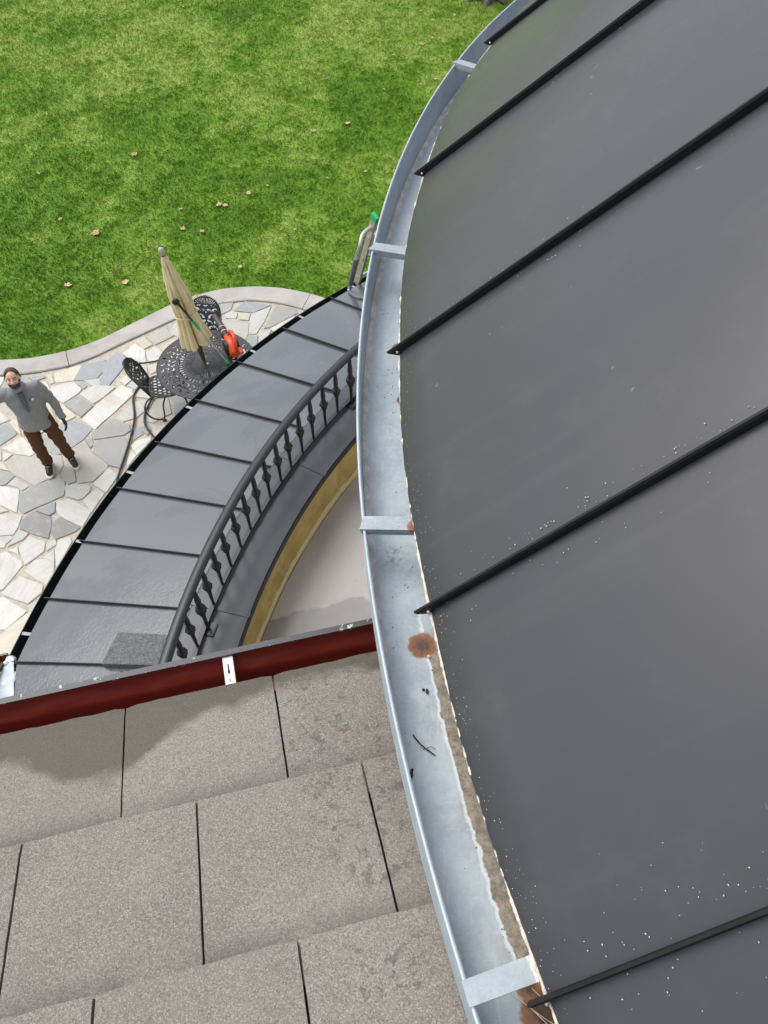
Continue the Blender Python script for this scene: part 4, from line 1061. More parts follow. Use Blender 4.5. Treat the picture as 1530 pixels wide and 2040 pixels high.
# raised metal-clad block on the skirt roof
rows = []
for i in range(6):
    r = 5.74 + (6.155-5.74)*i/5
    rows.append([pol(r, 169.15 + (171.62-169.15)*j/5, skirt_z(r) + .011 + .050*j/5) for j in range(6)])
m = MB(); shell(m, rows, .0)
m = MB()
top = [p for r in rows for p in r]; low = [Vector((p.x, p.y, p.z - .05 - .012*((k % 6)/5)*0 - .050*((k % 6)/5))) for k, p in enumerate(top)]
m.add(top + low, [(i*6+j, i*6+j+1, (i+1)*6+j+1, (i+1)*6+j) for i in range(5) for j in range(5)]
      + [(i*6+5, 36+i*6+5, 36+(i+1)*6+5, (i+1)*6+5) for i in range(5)] + [(j, 36+j, 36+j+1, j+1) for j in range(5)] + [(30+j, 30+j+1, 36+30+j+1, 36+30+j) for j in range(5)]
      + [(i*6, (i+1)*6, 36+(i+1)*6, 36+i*6) for i in range(5)] + [tuple([36, 41, 71, 66])])
o = m.build('raised_cricket', MAT['hammered'], skirt, smooth=25)
o['label'] = 'darker raised metal block near the low end of the skirt roof'

# turret roof
K = .933
def tz(r): return 6.855 + (4.158-r)*K
TS = [107, 117, 127, 136.5, 146.0, 156.28, 168.65, 179.26, 188.79, 197.33, 206.5, 216, 225.5, 235, 244.5, 254]
m = MB(); sweep(m, [(4.12, 6.84), (4.12, 6.80), (.10, 10.5), (.10, 10.60)], 98, 264, 60); turret = hpart(m, 'turret_roof', MAT['gutter_dark'], smooth=30)
for a0, a1 in zip(TS[:-1], TS[1:]):
    rows = []
    na = 8; rr = [4.158, 4.150, 4.10, 3.9, 3.5, 3.0, 2.4, 1.7, 1.0, .12]
    for i, r in enumerate(rr):
        rows.append([pol(r*(1+.0012*math.sin(math.pi*j/na)), a0+.03*4/r + (a1-a0-.06*4/r)*j/na, tz(r) + .0045*math.sin(math.pi*j/na)*(1 if i > 1 else 0) - (.005 if i == 0 else 0)) for j in range(na+1)])
    m = MB(); shell(m, rows, .008); m.build('roof_panel', MAT['turret'], turret, smooth=30)
for a in TS:
    m = MB(); seam_bar(m, a, 4.166, .3, tz, .009, .020, .007, .015)
    s = m.build('standing_seam', MAT['seam'], turret)
    b = MB(); et = Vector((-math.sin(R(a)), math.cos(R(a)), 0)); er = Vector((math.cos(R(a)), math.sin(R(a)), 0))
    b.sphere(pol(4.165, a, tz(4.165)+.009) + et*.0055 - er*0, .0036, 10, 6)
    b.build('rivet', MAT['rivet'], s, smooth=60)
# ragged cream bead along the eave
m = MB(); pts, rad = [], []
nb = 900
for i in range(nb+1):
    a = 120 + 79.2*i/nb
    q = noise.noise(Vector((a*2.2, 3.1, 0))) + .6*noise.noise(Vector((a*9, 7.7, 0))) + .5*noise.noise(Vector((a*31, 1, 0)))
    q += .5*noise.noise(Vector((a*75, 4, 0))); thick = .0019 + .0019*q + (.0010 if a > 183 else 0)
    pts.append(pol(4.160 + .0015*q, a, 6.8485)); rad.append(max(.0006, thick))
m.tube(pts, rad, 6); m.build('chalky_bead', MAT['chalk'], turret, smooth=70)
# grit scattered on the panels, thickest along the seams and above the bead
m = MB()
def grit(a, r, s, dz=.0):
    p = pol(r, a, tz(r) + .0052 + dz); er = Vector((math.cos(R(a)), math.sin(R(a)), 0))
    ang = random.uniform(0, 6.28); st = random.uniform(.5, 1.0)
    et = Vector((-er.y, er.x, 0)); dn = (er - Vector((0, 0, K))).normalized(); nn_ = et.cross(dn).normalized()
    if nn_.z < 0: nn_ = -nn_
    x = (et*math.cos(ang) + dn*math.sin(ang))*s; y = (et*-math.sin(ang) + dn*math.cos(ang))*s*st
    n0 = len(m.v)
    m.v += [tuple(p+x), tuple(p+y), tuple(p-x), tuple(p-y), tuple(p+nn_*s*.6)]
    m.f += [(n0, n0+1, n0+4), (n0+1, n0+2, n0+4), (n0+2, n0+3, n0+4), (n0+3, n0, n0+4)]
for _ in range(55): grit(random.uniform(157, 200), random.uniform(2.9, 4.1), random.choice([.0008, .001, .0012, .0016]))
for a in TS[5:11]:
    for _ in range(70 if a < 196 else 35):
        grit(a - abs(random.gauss(0, .22)) - .26, 4.12 - abs(random.gauss(0, .45)), random.choice([.0006, .0008, .001, .0016]))
    for _ in range(25): grit(a + abs(random.gauss(0, .4)) + .2, 4.12 - abs(random.gauss(0, .4)), random.choice([.0007, .001, .0014]))
for _ in range(150): grit(197.0 + random.gauss(0, 1.3), random.uniform(3.55, 4.1), random.choice([.0005, .0007, .0009, .0013]))
for _ in range(330): grit(random.uniform(176, 198), 4.157 - abs(random.gauss(0, .014)), random.choice([.0005, .0007, .001]))
o = m.build('grit', MAT['chalk'], turret, fix=False); o['kind'] = 'stuff'

# tile roof
TT = math.tan(R(18.6))
def troof_z(u): return 6.70 + TT*u
m = MB()
e0, e1, u0, u1 = -2.5, 2.2, -.76, 3.4
vs = [tp(e0,u0,troof_z(u0)-.035), tp(e1,u0,troof_z(u0)-.035), tp(e1,u1,troof_z(u1)-.035), tp(e0,u1,troof_z(u1)-.035)]
vs += [v - Vector((0, 0, .06)) for v in vs]
m.add(vs, [(0,1,2,3),(7,6,5,4),(0,4,5,1),(1,5,6,2),(2,6,7,3),(3,7,4,0)])
tile_roof = hpart(m, 'tile_roof', MAT['joint'])
TW, TL = .335, .295
ROW_U = [-.790, -.517, -.213] + [-.213 + .297*k for k in range(1, 12)]
ROW_OFF = [-.0745, -.258, -.098]
tnum = 0
for ri, ru in enumerate(ROW_U):
    off = ROW_OFF[ri] if ri < 3 else (-.25 if ri % 2 else -.09)
    nxt = ROW_U[ri+1] if ri+1 < len(ROW_U) else ru + .297
    for ci in range(-8, 8):
        ec = off + ci*TW
        if ec < -2.5 or ec + TW > 2.2: continue
        mid = tp(ec+TW/2, ru+.15, 0)
        rr = math.hypot(mid.x-CX, mid.y-CY)
        if rr < 4.02: continue
        near = -1.2 < ec < .45 and ri < 4
        nx, ny = (14, 12) if near else (3, 3)
        ln = nxt - ru + .07
        rows = []; sd = random.uniform(0, 50); tilt = random.uniform(-.0015, .0015)
        for i in range(ny+1):
            row = []
            for j in range(nx+1):
                fx, fy = j/nx, i/ny
                ex = ec + .0022 + (TW-.0044)*fx; uu = ru + ln*fy
                q = noise.noise(Vector((ex*23+sd, uu*23, sd)))
                if near:
                    if i == 0: uu += .0028*q + .003*noise.noise(Vector((ex*70+sd, 2, 0)))
                    if j in (0, nx): ex += .0011*noise.noise(Vector((uu*60+sd, 5+j, 0)))
                    if i == 0 and j in (0, nx): uu += .004
                z = troof_z(uu) - .000 + .016*(1-fy*ln/.30) - .016 + tilt*(fx-.5)*2 + (.0010*q if near else 0)
                if i == 0: z -= .0035
                row.append(tp(ex, uu, z))
            rows.append(row)
        m = MB(); shell(m, rows, .019)
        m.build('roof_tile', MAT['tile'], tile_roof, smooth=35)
m = MB(); tbox(m, -2.5, 2.0, -.735, -.715, 6.26, 6.40); hpart(m, 'fascia_board', MAT['white'])

# ------------------------------------------------------------------ gutters and railing: hung on or stood on the house
gut = MB()
prof = [(4.258, 6.808), (4.258, 6.690), (4.098, 6.690), (4.098, 6.840), (4.1005, 6.840), (4.1005, 6.7028), (4.2495, 6.7028), (4.2536, 6.808)]
sweep(gut, prof, 100, 197.75, 160)
bead = [(4.2575+.0032*math.cos(k*math.pi/4), 6.809+.0032*math.sin(k*math.pi/4)) for k in range(8)]
sweep(gut, bead, 100, 197.78, 160)
box_gutter = gut.build('box_gutter', MAT['galv'], smooth=30)
tag(box_gutter, 'curved galvanised steel box gutter with rust stains along the charcoal turret roof', 'gutter')
m = MB()
for zz0 in (0,):
    rows = [[pol(4.10 + .155*j/2, 198.25 + .06*i, 6.70 + (.05 if True else 0)*0) for j in range(3)] for i in range(2)]
vs = [pol(4.098, 197.76, 6.70), pol(4.254, 197.76, 6.70), pol(4.256, 197.76, 6.775), pol(4.098, 197.76, 6.775)]
vs += [pol(4.098, 197.80, 6.70), pol(4.254, 197.80, 6.70), pol(4.256, 197.80, 6.775), pol(4.098, 197.80, 6.775)]
m.add(vs, [(0,1,2,3),(7,6,5,4),(0,4,5,1),(1,5,6,2),(2,6,7,3),(3,7,4,0)])
m.build('end_cap', MAT['galv_plain'], box_gutter)
for ar, ae, w in ((141.5, 143.4, .036), (157.46, 158.69, .036), (172.90, 173.71, .036), (185.54, 186.04, .034), (196.80, 196.80, .034)):
    a, b = pol(4.262, ar, 6.812), pol(4.145, ae, 6.8435)
    d = (b-a).normalized(); s = d.cross(Vector((0, 0, 1))).normalized(); n_ = s.cross(d).normalized()
    if -s.x*math.sin(R(ar)) + s.y*math.cos(R(ar)) < 0: s = -s      # flange on the side of larger azimuth
    sec = [(-w/2, -.004), (-w/2+.002, -.004), (-w/2+.002, -.0005), (w/2-.002, -.0005), (w/2-.002, -.016), (w/2, -.016), (w/2, .0015), (-w/2, .0015)]
    m = MB(); n = len(sec)
    vs = [a + s*x + n_*y for x, y in sec] + [b + s*x + n_*y for x, y in sec]
    m.add(vs, [tuple(range(n)), tuple(reversed(range(n, 2*n)))] + [(i, n+i, n+(i+1) % n, (i+1) % n) for i in range(n)])
    m.build('gutter_strap', MAT['strap'], box_gutter)
# wavy sealant along the foot of the outer wall
m = MB(); vs, fs = [], []; n = 700
for i in range(n+1):
    a = 120 + 77.2*i/n
    q = noise.noise(Vector((a*1.4, 0, 2))) + .7*noise.noise(Vector((a*5, 0, 4))) + .4*noise.noise(Vector((a*17, 0, 9)))
    w = (.0135 + .0045*q)*(1.0 if a < 186 else max(.25, 1-(a-186)/8))
    h = .0022 + .001*noise.noise(Vector((a*8, 3, 1)))
    for r, z in ((4.2492, 6.7032), (4.2490, 6.7085+h), (4.2490-w*.5, 6.7040+h), (4.2490-w, 6.7031)): vs.append(pol(r, a, z))
for i in range(n):
    for k in range(4): fs.append((i*4+k, (i+1)*4+k, (i+1)*4+(k+1) % 4, i*4+(k+1) % 4))
m.add(vs, fs); m.build('sealant_bead', MAT['sealant'], box_gutter, smooth=60)
m = MB()
m.lathe([(.0028, 0), (.0042, .0006), (.0034, .0022), (.001, .003)], 10, Matrix.Translation(pol(4.160, 189.1, 6.703)))
m.build('rivet', MAT['sealant'], box_gutter, smooth=50)

lg = MB()
sweep(lg, [(6.952, 3.055), (6.946, 2.955), (6.80, 2.955), (6.80, 3.03), (6.803, 3.03), (6.803, 2.958), (6.943, 2.958), (6.949, 3.055)], 98, 171.6, 130)
sweep(lg, [(6.9535+.004*math.cos(k*math.pi/3), 3.056+.004*math.sin(k*math.pi/3)) for k in range(6)], 98, 171.6, 130)
lower_gutter = lg.build('curved_gutter', MAT['gutter_dark'], smooth=30)
tag(lower_gutter, 'dark curved gutter along the outer edge of the lower skirt roof above the patio', 'gutter')
for a in (104, 111, 118, 124.5, 130.8, 136.55, 142.0, 149.4, 156.4, 162.6, 169.5):
    m = MB(); p0, p1 = pol(6.949, a, 3.052), pol(6.85, a+.02, 3.072)
    d = (p1-p0).normalized(); s = Vector((-d.y, d.x, 0)).normalized()
    u_ = Vector((0, 0, 1))
    vs = [p + s*x + u_*z for p in (p0, p1) for x, z in ((-.012, -.006), (.012, -.006), (.012, .0), (-.012, .0))]
    m.add(vs, [(3,2,1,0),(4,5,6,7),(0,1,5,4),(1,2,6,5),(2,3,7,6),(3,0,4,7)])
    m.build('gutter_strap', MAT['strap'], lower_gutter)
# mitre of the lower roofs at the left edge of the picture
m = MB()
pl = [(-2.64, 2.385), (-2.665, 2.36), (-2.70, 2.05), (-2.82, 1.75), (-2.45, 1.65), (-2.50, 1.97), (-2.615, 2.37)]
m.prism(pl, 3.095, 3.099)
o = m.build('valley_flashing', MAT['galv_plain'], skirt); o['label'] = 'bare galvanised triangle of flashing at the corner of the skirt roof'
m = MB()
for q in range(3):
    off = q*.27
    vs = [Vector((-2.665-.0, 2.335-off, 3.105)), Vector((-3.6, 2.10-off, 3.105)), Vector((-3.6, 1.80-off, 3.23)), Vector((-2.705, 2.03-off, 3.23))]
    vs += [v - Vector((0, 0, .03)) for v in vs]
    m.add(vs, [(0,1,2,3),(7,6,5,4),(0,4,5,1),(1,5,6,2),(2,6,7,3),(3,7,4,0)])
hpart(m, 'lower_tile_wing', MAT['joint'])
m = MB()
m.sphere((-2.65, 2.375, 3.06), .038, 12, 8, scale=(1, .8, .9)); m.sphere((-2.66, 2.33, 3.085), .026, 10, 6)
m.build('mortar_blob', MAT['sealant'], lower_gutter, smooth=60)
lw = MB()
d = Vector((-EX, -EY, 0)); nrm = Vector((-EY, EX, 0))
p0 = Vector((-2.665, 2.345, 0)); p1 = p0 + d*2.2
sec = [(.075, 3.07), (.07, 2.99), (.0, 2.975), (-.0, 2.98), (.066, 2.995), (.070, 3.07)]
lw2 = [Vector((p.x, p.y, 0)) + nrm*x + Vector((0, 0, z)) for p in (p0, p1) for x, z in sec]
n = len(sec)
lw.add(lw2, [tuple(range(n)), tuple(reversed(range(n, 2*n)))] + [(i, n+i, n+(i+1) % n, (i+1) % n) for i in range(n)])
wing = lw.build('wing_gutter', MAT['red']); tag(wing, 'short end of a red-brown gutter at the left picture edge below the tile roof', 'gutter')
lw = MB()
sec = [(.066, 3.062), (.080, 3.062), (.080, 3.076), (.066, 3.076)]
lw.add([Vector((p.x, p.y, 0)) + nrm*x + Vector((0, 0, z)) for p in (p0, p1) for x, z in sec], [(0,1,2,3),(7,6,5,4),(0,4,5,1),(1,5,6,2),(2,6,7,3),(3,7,4,0)])
lw.build('gutter_lip', MAT['scuffed'], wing)

# red-brown ogee gutter under the tile eaves
eg = MB()
sec = []
inner = [(-.868, 6.424), (-.870, 6.405), (-.862, 6.388), (-.848, 6.376), (-.842, 6.362), (-.836, 6.315), (-.745, 6.312), (-.740, 6.41)]
outer = [(-.7375, 6.41), (-.742, 6.308), (-.839, 6.311), (-.846, 6.360), (-.852, 6.372), (-.866, 6.385), (-.875, 6.404), (-.872, 6.424)]
sec = inner + outer; n = len(sec)
eA, eB = -2.5, .26
vs = [tp(eA, u, z) for u, z in sec] + [tp(eB, u, z) for u, z in sec]
eg.add(vs, [tuple(range(n)), tuple(reversed(range(n, 2*n)))] + [(i, n+i, n+(i+1) % n, (i+1) % n) for i in range(n)])
eaves = eg.build('eaves_gutter', MAT['red'], smooth=40)
tag(eaves, 'straight red-brown gutter with scuffed grey lip along the tile roof edge', 'gutter')
m = MB()
lip = [(-.866, 6.421), (-.866, 6.4275), (-.880, 6.4285), (-.8815, 6.410), (-.8795, 6.410), (-.8785, 6.4215)]
n = len(lip)
ne = 60; vs = []
for i in range(ne+1):
    e = eA + (eB-eA)*i/ne; w = .0006*noise.noise(Vector((e*6, 0, 0)))
    vs += [tp(e, u+w, z) for u, z in lip]
fs = [tuple(range(n)), tuple(reversed([ne*n+k for k in range(n)]))]
for i in range(ne):
    fs += [(i*n+k, (i+1)*n+k, (i+1)*n+(k+1) % n, i*n+(k+1) % n) for k in range(n)]
m.add(vs, fs); m.build('gutter_lip', MAT['scuffed'], eaves, smooth=30)
m = MB()
tbox(m, -.183, -.162, -.8655, -.775, 6.416, 6.419)
tbox(m, -.1845, -.183, -.8655, -.775, 6.408, 6.4185); tbox(m, -.162, -.1605, -.8655, -.775, 6.408, 6.4185)
hang = m.build('gutter_hanger', MAT['white'], eaves)
m = MB()
tbox(m, -.1745, -.1715, -.846, -.826, 6.4192, 6.4198); tbox(m, -.1755, -.1705, -.830, -.822, 6.4193, 6.4199); tbox(m, -.174, -.172, -.808, -.800, 6.4192, 6.4198)
m.build('keyhole_slot', MAT['slot'], hang)
m = MB(); tbox(m, -1.3, -1.279, -.8655, -.775, 6.416, 6.419); m.build('gutter_hanger', MAT['white'], eaves)

# railing
RR = 5.51
rail = empty('balcony_railing', pol(RR, 155, 3.44)); ROFF = -Vector(rail.location)
tag(rail, 'curved black iron balcony railing with knobbed balusters on the parapet cap', 'railing')
def rpart(mb, name, material, **k):
    o = mb.build(name, material, rail, **k); o.location = ROFF; return o
m = MB()
hp = [(-.020, -.016), (-.026, -.010), (-.026, -.002), (-.034, .004), (-.036, .012), (-.030, .020), (-.018, .027), (0, .030), (.018, .027), (.030, .020), (.036, .012), (.034, .004), (.026, -.002), (.026, -.010), (.020, -.016)]
sweep(m, [(RR+x, 3.94+z) for x, z in hp], 100, 186, 130); rpart(m, 'handrail', MAT['iron'], smooth=28)
m = MB(); sweep(m, [(RR-.016, 3.462), (RR+.016, 3.462), (RR+.016, 3.484), (RR-.016, 3.484)], 100, 186, 130); rpart(m, 'bottom_rail', MAT['iron'], smooth=28)
bal = MB()
bal.lathe([(r_*1.22, z_) for r_, z_ in [(.0085, 3.482), (.0085, 3.50), (.0105, 3.58), (.0125, 3.655), (.018, 3.663), (.020, 3.672), (.018, 3.680), (.026, 3.694), (.030, 3.710), (.026, 3.727), (.018, 3.738), (.020, 3.746), (.018, 3.752), (.013, 3.762), (.016, 3.80), (.014, 3.85), (.0105, 3.90), (.011, 3.926)]], 8)
first = None
known = [170.02, 171.7, 173.4, 175.1, 176.8, 178.5, 180.2, 181.9, 183.6] + [146.17, 147.95, 149.75, 151.42, 153.19, 154.78, 156.53, 158.2, 159.85, 161.56, 163.33, 164.95, 166.65] + [142.75 - 1.75*k for k in range(24) if (k % 13) != 12]
for a in known:
    if first is None:
        first = bal.build('baluster', MAT['iron'], rail, smooth=40); o = first
    else:
        o = first.copy(); COL.objects.link(o); o.parent = rail
    o.location = pol(RR, a, 0) - Vector(rail.location); o.location.z = -rail.location.z; o.rotation_euler = (0, 0, R(a))
nw = MB()
nw.lathe([(.013, 3.44), (.013, 3.56), (.016, 3.64), (.024, 3.652), (.026, 3.664), (.023, 3.674), (.035, 3.690), (.040, 3.710), (.035, 3.730), (.023, 3.742), (.026, 3.752), (.022, 3.760), (.019, 3.77), (.021, 3.82), (.015, 3.90), (.015, 3.926)], 10)
fn = None
for a in (168.45, 144.45, 121.7):
    if fn is None:
        fn = nw.build('newel_post', MAT['iron'], rail, smooth=40); o = fn
        b = MB(); b.prism([(-.05, -.05), (.05, -.05), (.05, .05), (-.05, .05)], 3.439, 3.449); b.prism([(-.044, -.044), (.044, -.044), (.044, .044), (-.044, .044)], 3.449, 3.453)
        pl_ = b.build('base_plate', MAT['iron'], o)
    else:
        o = fn.copy(); COL.objects.link(o); o.parent = rail
        c = pl_.copy(); COL.objects.link(c); c.parent = o
    o.location = pol(RR-.02, a, 0) - Vector(rail.location); o.location.z = -rail.location.z; o.rotation_euler = (0, 0, R(a))
# ------------------------------------------------------------------ patio furniture
ZP = .036     # walking surface of the flagstones

def lattice(mask, x0, x1, y0, y1, nx, ny, fn, thick, polar=False):
    """plate of small cells kept where mask(x, y) is solid; fn maps (x, y, side) to 3-D"""
    mb = MB(); idx = {}
    def vid(i, j, s):
        k = (i % nx if polar else i, j, s)
        if k not in idx:
            idx[k] = len(mb.v); mb.v.append(tuple(fn(x0 + (x1-x0)*i/nx, y0 + (y1-y0)*j/ny, s*thick)))
        return idx[k]
    solid = [[mask(x0 + (x1-x0)*(i+.5)/nx, y0 + (y1-y0)*(j+.5)/ny) for j in range(ny)] for i in range(nx)]
    def S(i, j):
        if polar: i %= nx
        return 0 <= i < nx and 0 <= j < ny and solid[i][j]
    for i in range(nx):
        for j in range(ny):
            if not solid[i][j]: continue
            mb.f.append((vid(i,j,1), vid(i+1,j,1), vid(i+1,j+1,1), vid(i,j+1,1)))
            mb.f.append((vid(i,j,0), vid(i,j+1,0), vid(i+1,j+1,0), vid(i+1,j,0)))
            if not S(i-1, j): mb.f.append((vid(i,j,0), vid(i,j,1), vid(i,j+1,1), vid(i,j+1,0)))
            if not S(i+1, j): mb.f.append((vid(i+1,j,0), vid(i+1,j+1,0), vid(i+1,j+1,1), vid(i+1,j,1)))
            if not S(i, j-1): mb.f.append((vid(i,j,0), vid(i+1,j,0), vid(i+1,j,1), vid(i,j,1)))
            if not S(i, j+1): mb.f.append((vid(i,j+1,0), vid(i,j+1,1), vid(i+1,j+1,1), vid(i+1,j+1,0)))
    return mb

TX, TY, TR = -2.445, 7.90, .672
table = empty('patio_table', (TX, TY, ZP), R(20))
tag(table, 'round black cast metal patio table with openwork top under the closed umbrella', 'table')
def table_mask(a, r):
    if r > .635 or r < .055: return True
    k = a/(2*math.pi)
    if r > .42:                       # scrolls in three staggered rows
        row = int((r-.42)/.0717); f = ((r-.42)/.0717) % 1
        cnt = (36, 42, 30)[row]
        c = (k*cnt + .5*(row % 2)) % 1
        x = (c-.5)*2*math.pi*r/cnt/.0717*1.0; y = f-.5
        w = noise.noise(Vector((int(k*cnt)*3.1, row*7.7, 0)))
        an = .9*w + (.6 if row % 2 else -.6)
        X = x*math.cos(an) - y*math.sin(an); Y = x*math.sin(an) + y*math.cos(an)
        d = (X/.46)**2 + (Y/.29)**2
        return not (d < 1 and not ((X+.05)**2/.03 + (Y-.16)**2/.03 < 1))
    if r > .405: return True
    if r > .315:
        c = (k*48) % 1
        return not (.24 < c < .74 and .327 < r < .393)
    if r > .30: return True
    c = (k*64) % 1
    return not (.30 < c < .68 and .10 < r < .285 and (int(k*64) % 2 == 0 or r > .19))
def table_fn(a, r, s):
    return Vector((r*math.cos(a), r*math.sin(a), .695 + s + .012*(1-(r/TR)**2)*0))
lt = lattice(table_mask, 0, 2*math.pi, .03, TR, 560, 92, table_fn, .010, polar=True)
top = lt.build('tabletop', MAT['cast'], table)
m = MB()
sweep_pts = [Vector((TR*math.cos(2*math.pi*k/72), TR*math.sin(2*math.pi*k/72), .698)) for k in range(73)]
m.tube(sweep_pts, .011, 8, caps=False); m.build('rim', MAT['cast'], top, smooth=50)
for k in range(4):
    a = R(25 + 90*k)
    d = Vector((math.cos(a), math.sin(a), 0))
    pts = smoothpath([d*.30 + Vector((0,0,.69)), d*.40 + Vector((0,0,.60)), d*.36 + Vector((0,0,.40)), d*.20 + Vector((0,0,.26)), d*.30 + Vector((0,0,.10)), d*.46 + Vector((0,0,.012))])
    m = MB(); m.tube(pts, .017, 8); m.build('leg', MAT['cast'], table, smooth=50)
m = MB(); m.lathe([(.09, .235), (.10, .25), (.10, .27), (.04, .285), (.035, .30)], 16); m.build('stretcher_ring', MAT['cast'], table, smooth=40)

# umbrella: pole leans a little in its hole
ub = Vector((-2.473, 7.935, ZP)); ut = Vector((-2.672, 7.976, 2.50))
ubase = Vector((-2.455, 7.931, ZP))
axis = (Vector((-2.672, 7.976, 2.50)) - Vector((-2.473, 7.930, .735))).normalized()
foot = Vector((-2.473, 7.930, .735)) - axis*((.735-ZP)/axis.z)
umb = empty('patio_umbrella', foot)
umb.rotation_euler = axis.to_track_quat('Z', 'Y').to_euler()
tag(umb, 'closed tan canvas patio umbrella standing through the black table', 'umbrella')
L = (2.50-ZP)/axis.z
m = MB(); m.lathe([(.26, 0), (.27, .02), (.25, .06), (.06, .085), (.035, .10), (.035, .28), (.03, .285)], 28); m.build('base', MAT['cast'], umb, smooth=40)
m = MB(); m.lathe([(.019, .1), (.019, .72), (.026, .76), (.034, .86), (.038, .95), (.030, 1.00), (.019, 1.05), (.019, L-.06)], 14); m.build('pole', MAT['wood'], umb, smooth=50)
m = MB(); m.lathe([(.016, L-.09), (.024, L-.07), (.024, L-.055), (.016, L-.05), (.030, L-.035), (.036, L-.012), (.030, L+.013), (.012, L+.026), (.002, L+.028)], 16); m.build('finial', MAT['finial'], umb, smooth=60)
def canopy(z0, z1, prof, nrib, depth, name, ph=0.0, drift=0.0):
    mb = MB(); nz, na = 46, 200; vs = []
    for i in range(nz+1):
        f = i/nz; z = z0 + (z1-z0)*f
        rr = np.interp(f, [p[0] for p in prof], [p[1] for p in prof])
        for k in range(na):
            a = 2*math.pi*k/na
            q = (a*nrib/(2*math.pi) + ph + .35*math.sin(a*2+ph*3) + .25*noise.noise(Vector((z*1.6, math.cos(a)*1.5, math.sin(a)*1.5))))
            s = abs(2*(q % 1) - 1)
            s = s**.5
            dp = depth*np.interp(f, [p[0] for p in prof], [p[2] for p in prof])
            r = rr*(1 - dp*(1-s)) + .008*noise.noise(Vector((math.cos(a)*3, math.sin(a)*3, z*5)))
            aa = a + .5*dp*math.sin(2*math.pi*q)*.35
            zz = z - (.035*(s-.4) if i == 0 else 0)
            vs.append(Vector((r*math.cos(aa), r*math.sin(aa), zz)))
    fs = [(i*na+k, i*na+(k+1) % na, (i+1)*na+(k+1) % na, (i+1)*na+k) for i in range(nz) for k in range(na)]
    mb.add(vs, fs)
    return mb.build(name, MAT['canvas'], umb, smooth=80, fix=False)
canopy(1.10, L-.10, [(0, .225, 1), (.10, .205, 1), (.22, .168, .9), (.34, .140, .6), (.45, .150, .75), (.62, .132, .8), (.78, .100, .7), (.92, .066, .5), (1, .038, .25)], 9, .92, 'canopy', .2)
canopy(L-.62, L-.085, [(0, .122, 1), (.25, .105, .9), (.6, .076, .8), (.9, .050, .5), (1, .034, .2)], 9, .75, 'vent_flap', .6)
m = MB()
m.tube([Vector((.147*math.cos(2*math.pi*k/40), .147*math.sin(2*math.pi*k/40), 1.10+(L-1.2)*.345 + .01*math.sin(k))) for k in range(41)], .008, 6, caps=False, squash=2.0)
m.build('tie_strap', MAT['canvas'], umb, smooth=60)

# chairs
def shield(x, y):      # backrest outline: half width at height y (0..1)
    return np.interp(y, [0, .12, .45, .75, .90, 1.0], [.180, .198, .232, .215, .155, .02])
def back_mask(x, y):
    hw = shield(x, y)
    if abs(x) > hw: return False
    if abs(x) > hw-.020 or y < .06 or (y > .955): return True
    X, Y = abs(x), y*.50
    if y > .80:
        c = (math.atan2(Y-.30, X)/(.14)) % 1
        return not (.25 < c < .72 and (y < .94))
    for cx, cy, ax, ay, an in ((.055, .08, .040, .022, .5), (.13, .09, .042, .020, -.6), (.05, .16, .048, .018, -.5), (.14, .175, .040, .022, .9), (.06, .235, .045, .020, .7), (.145, .255, .038, .020, -.7), (.05, .315, .038, .020, -.3), (.13, .33, .044, .020, .4), (.19, .22, .022, .012, 1.3), (.0, .12, .012, .025, 0), (.0, .275, .012, .03, 0), (.10, .375, .034, .013, -.2), (.02, .37, .02, .014, 0)):
        dx, dy = X-cx, Y-cy
        u_, v_ = dx*math.cos(an)+dy*math.sin(an), -dx*math.sin(an)+dy*math.cos(an)
        q = (u_/ax)**2 + (v_/ay)**2
        if q < 1 and not ((u_/ax-.25)**2*3 + (v_/ay+.35)**2*5 < .6): return False
    return True
def back_fn(x, y, s):
    lean = .17*y + .05*y*y
    bow = -.05*(x/.23)**2 + .05
    return Vector((-.215 - lean - bow*.7 + s, x, .435 + .50*y))
def seat_mask(x, y):
    hw = .235 - .035*max(0, (.0-x))/.23
    if abs(y) > hw or abs(x) > .23: return False
    if (abs(x) > .15 and abs(y) > .15) and math.hypot((abs(x)-.15)/.08, (abs(y)-.15)/max(.02, hw-.15)) > 1: return False
    if abs(y) > hw-.028 or abs(x) > .204: return True
    gx, gy = x/.062, y/.056
    gy += .5*(int(math.floor(gx)) % 2)
    fx, fy = gx % 1 - .5, gy % 1 - .5
    return (fx/.38)**2 + (fy/.34)**2 > 1
def seat_fn(x, y, s):
    return Vector((x, y, .425 + s + .014*((x/.23)**2 + (y/.23)**2) - .006))
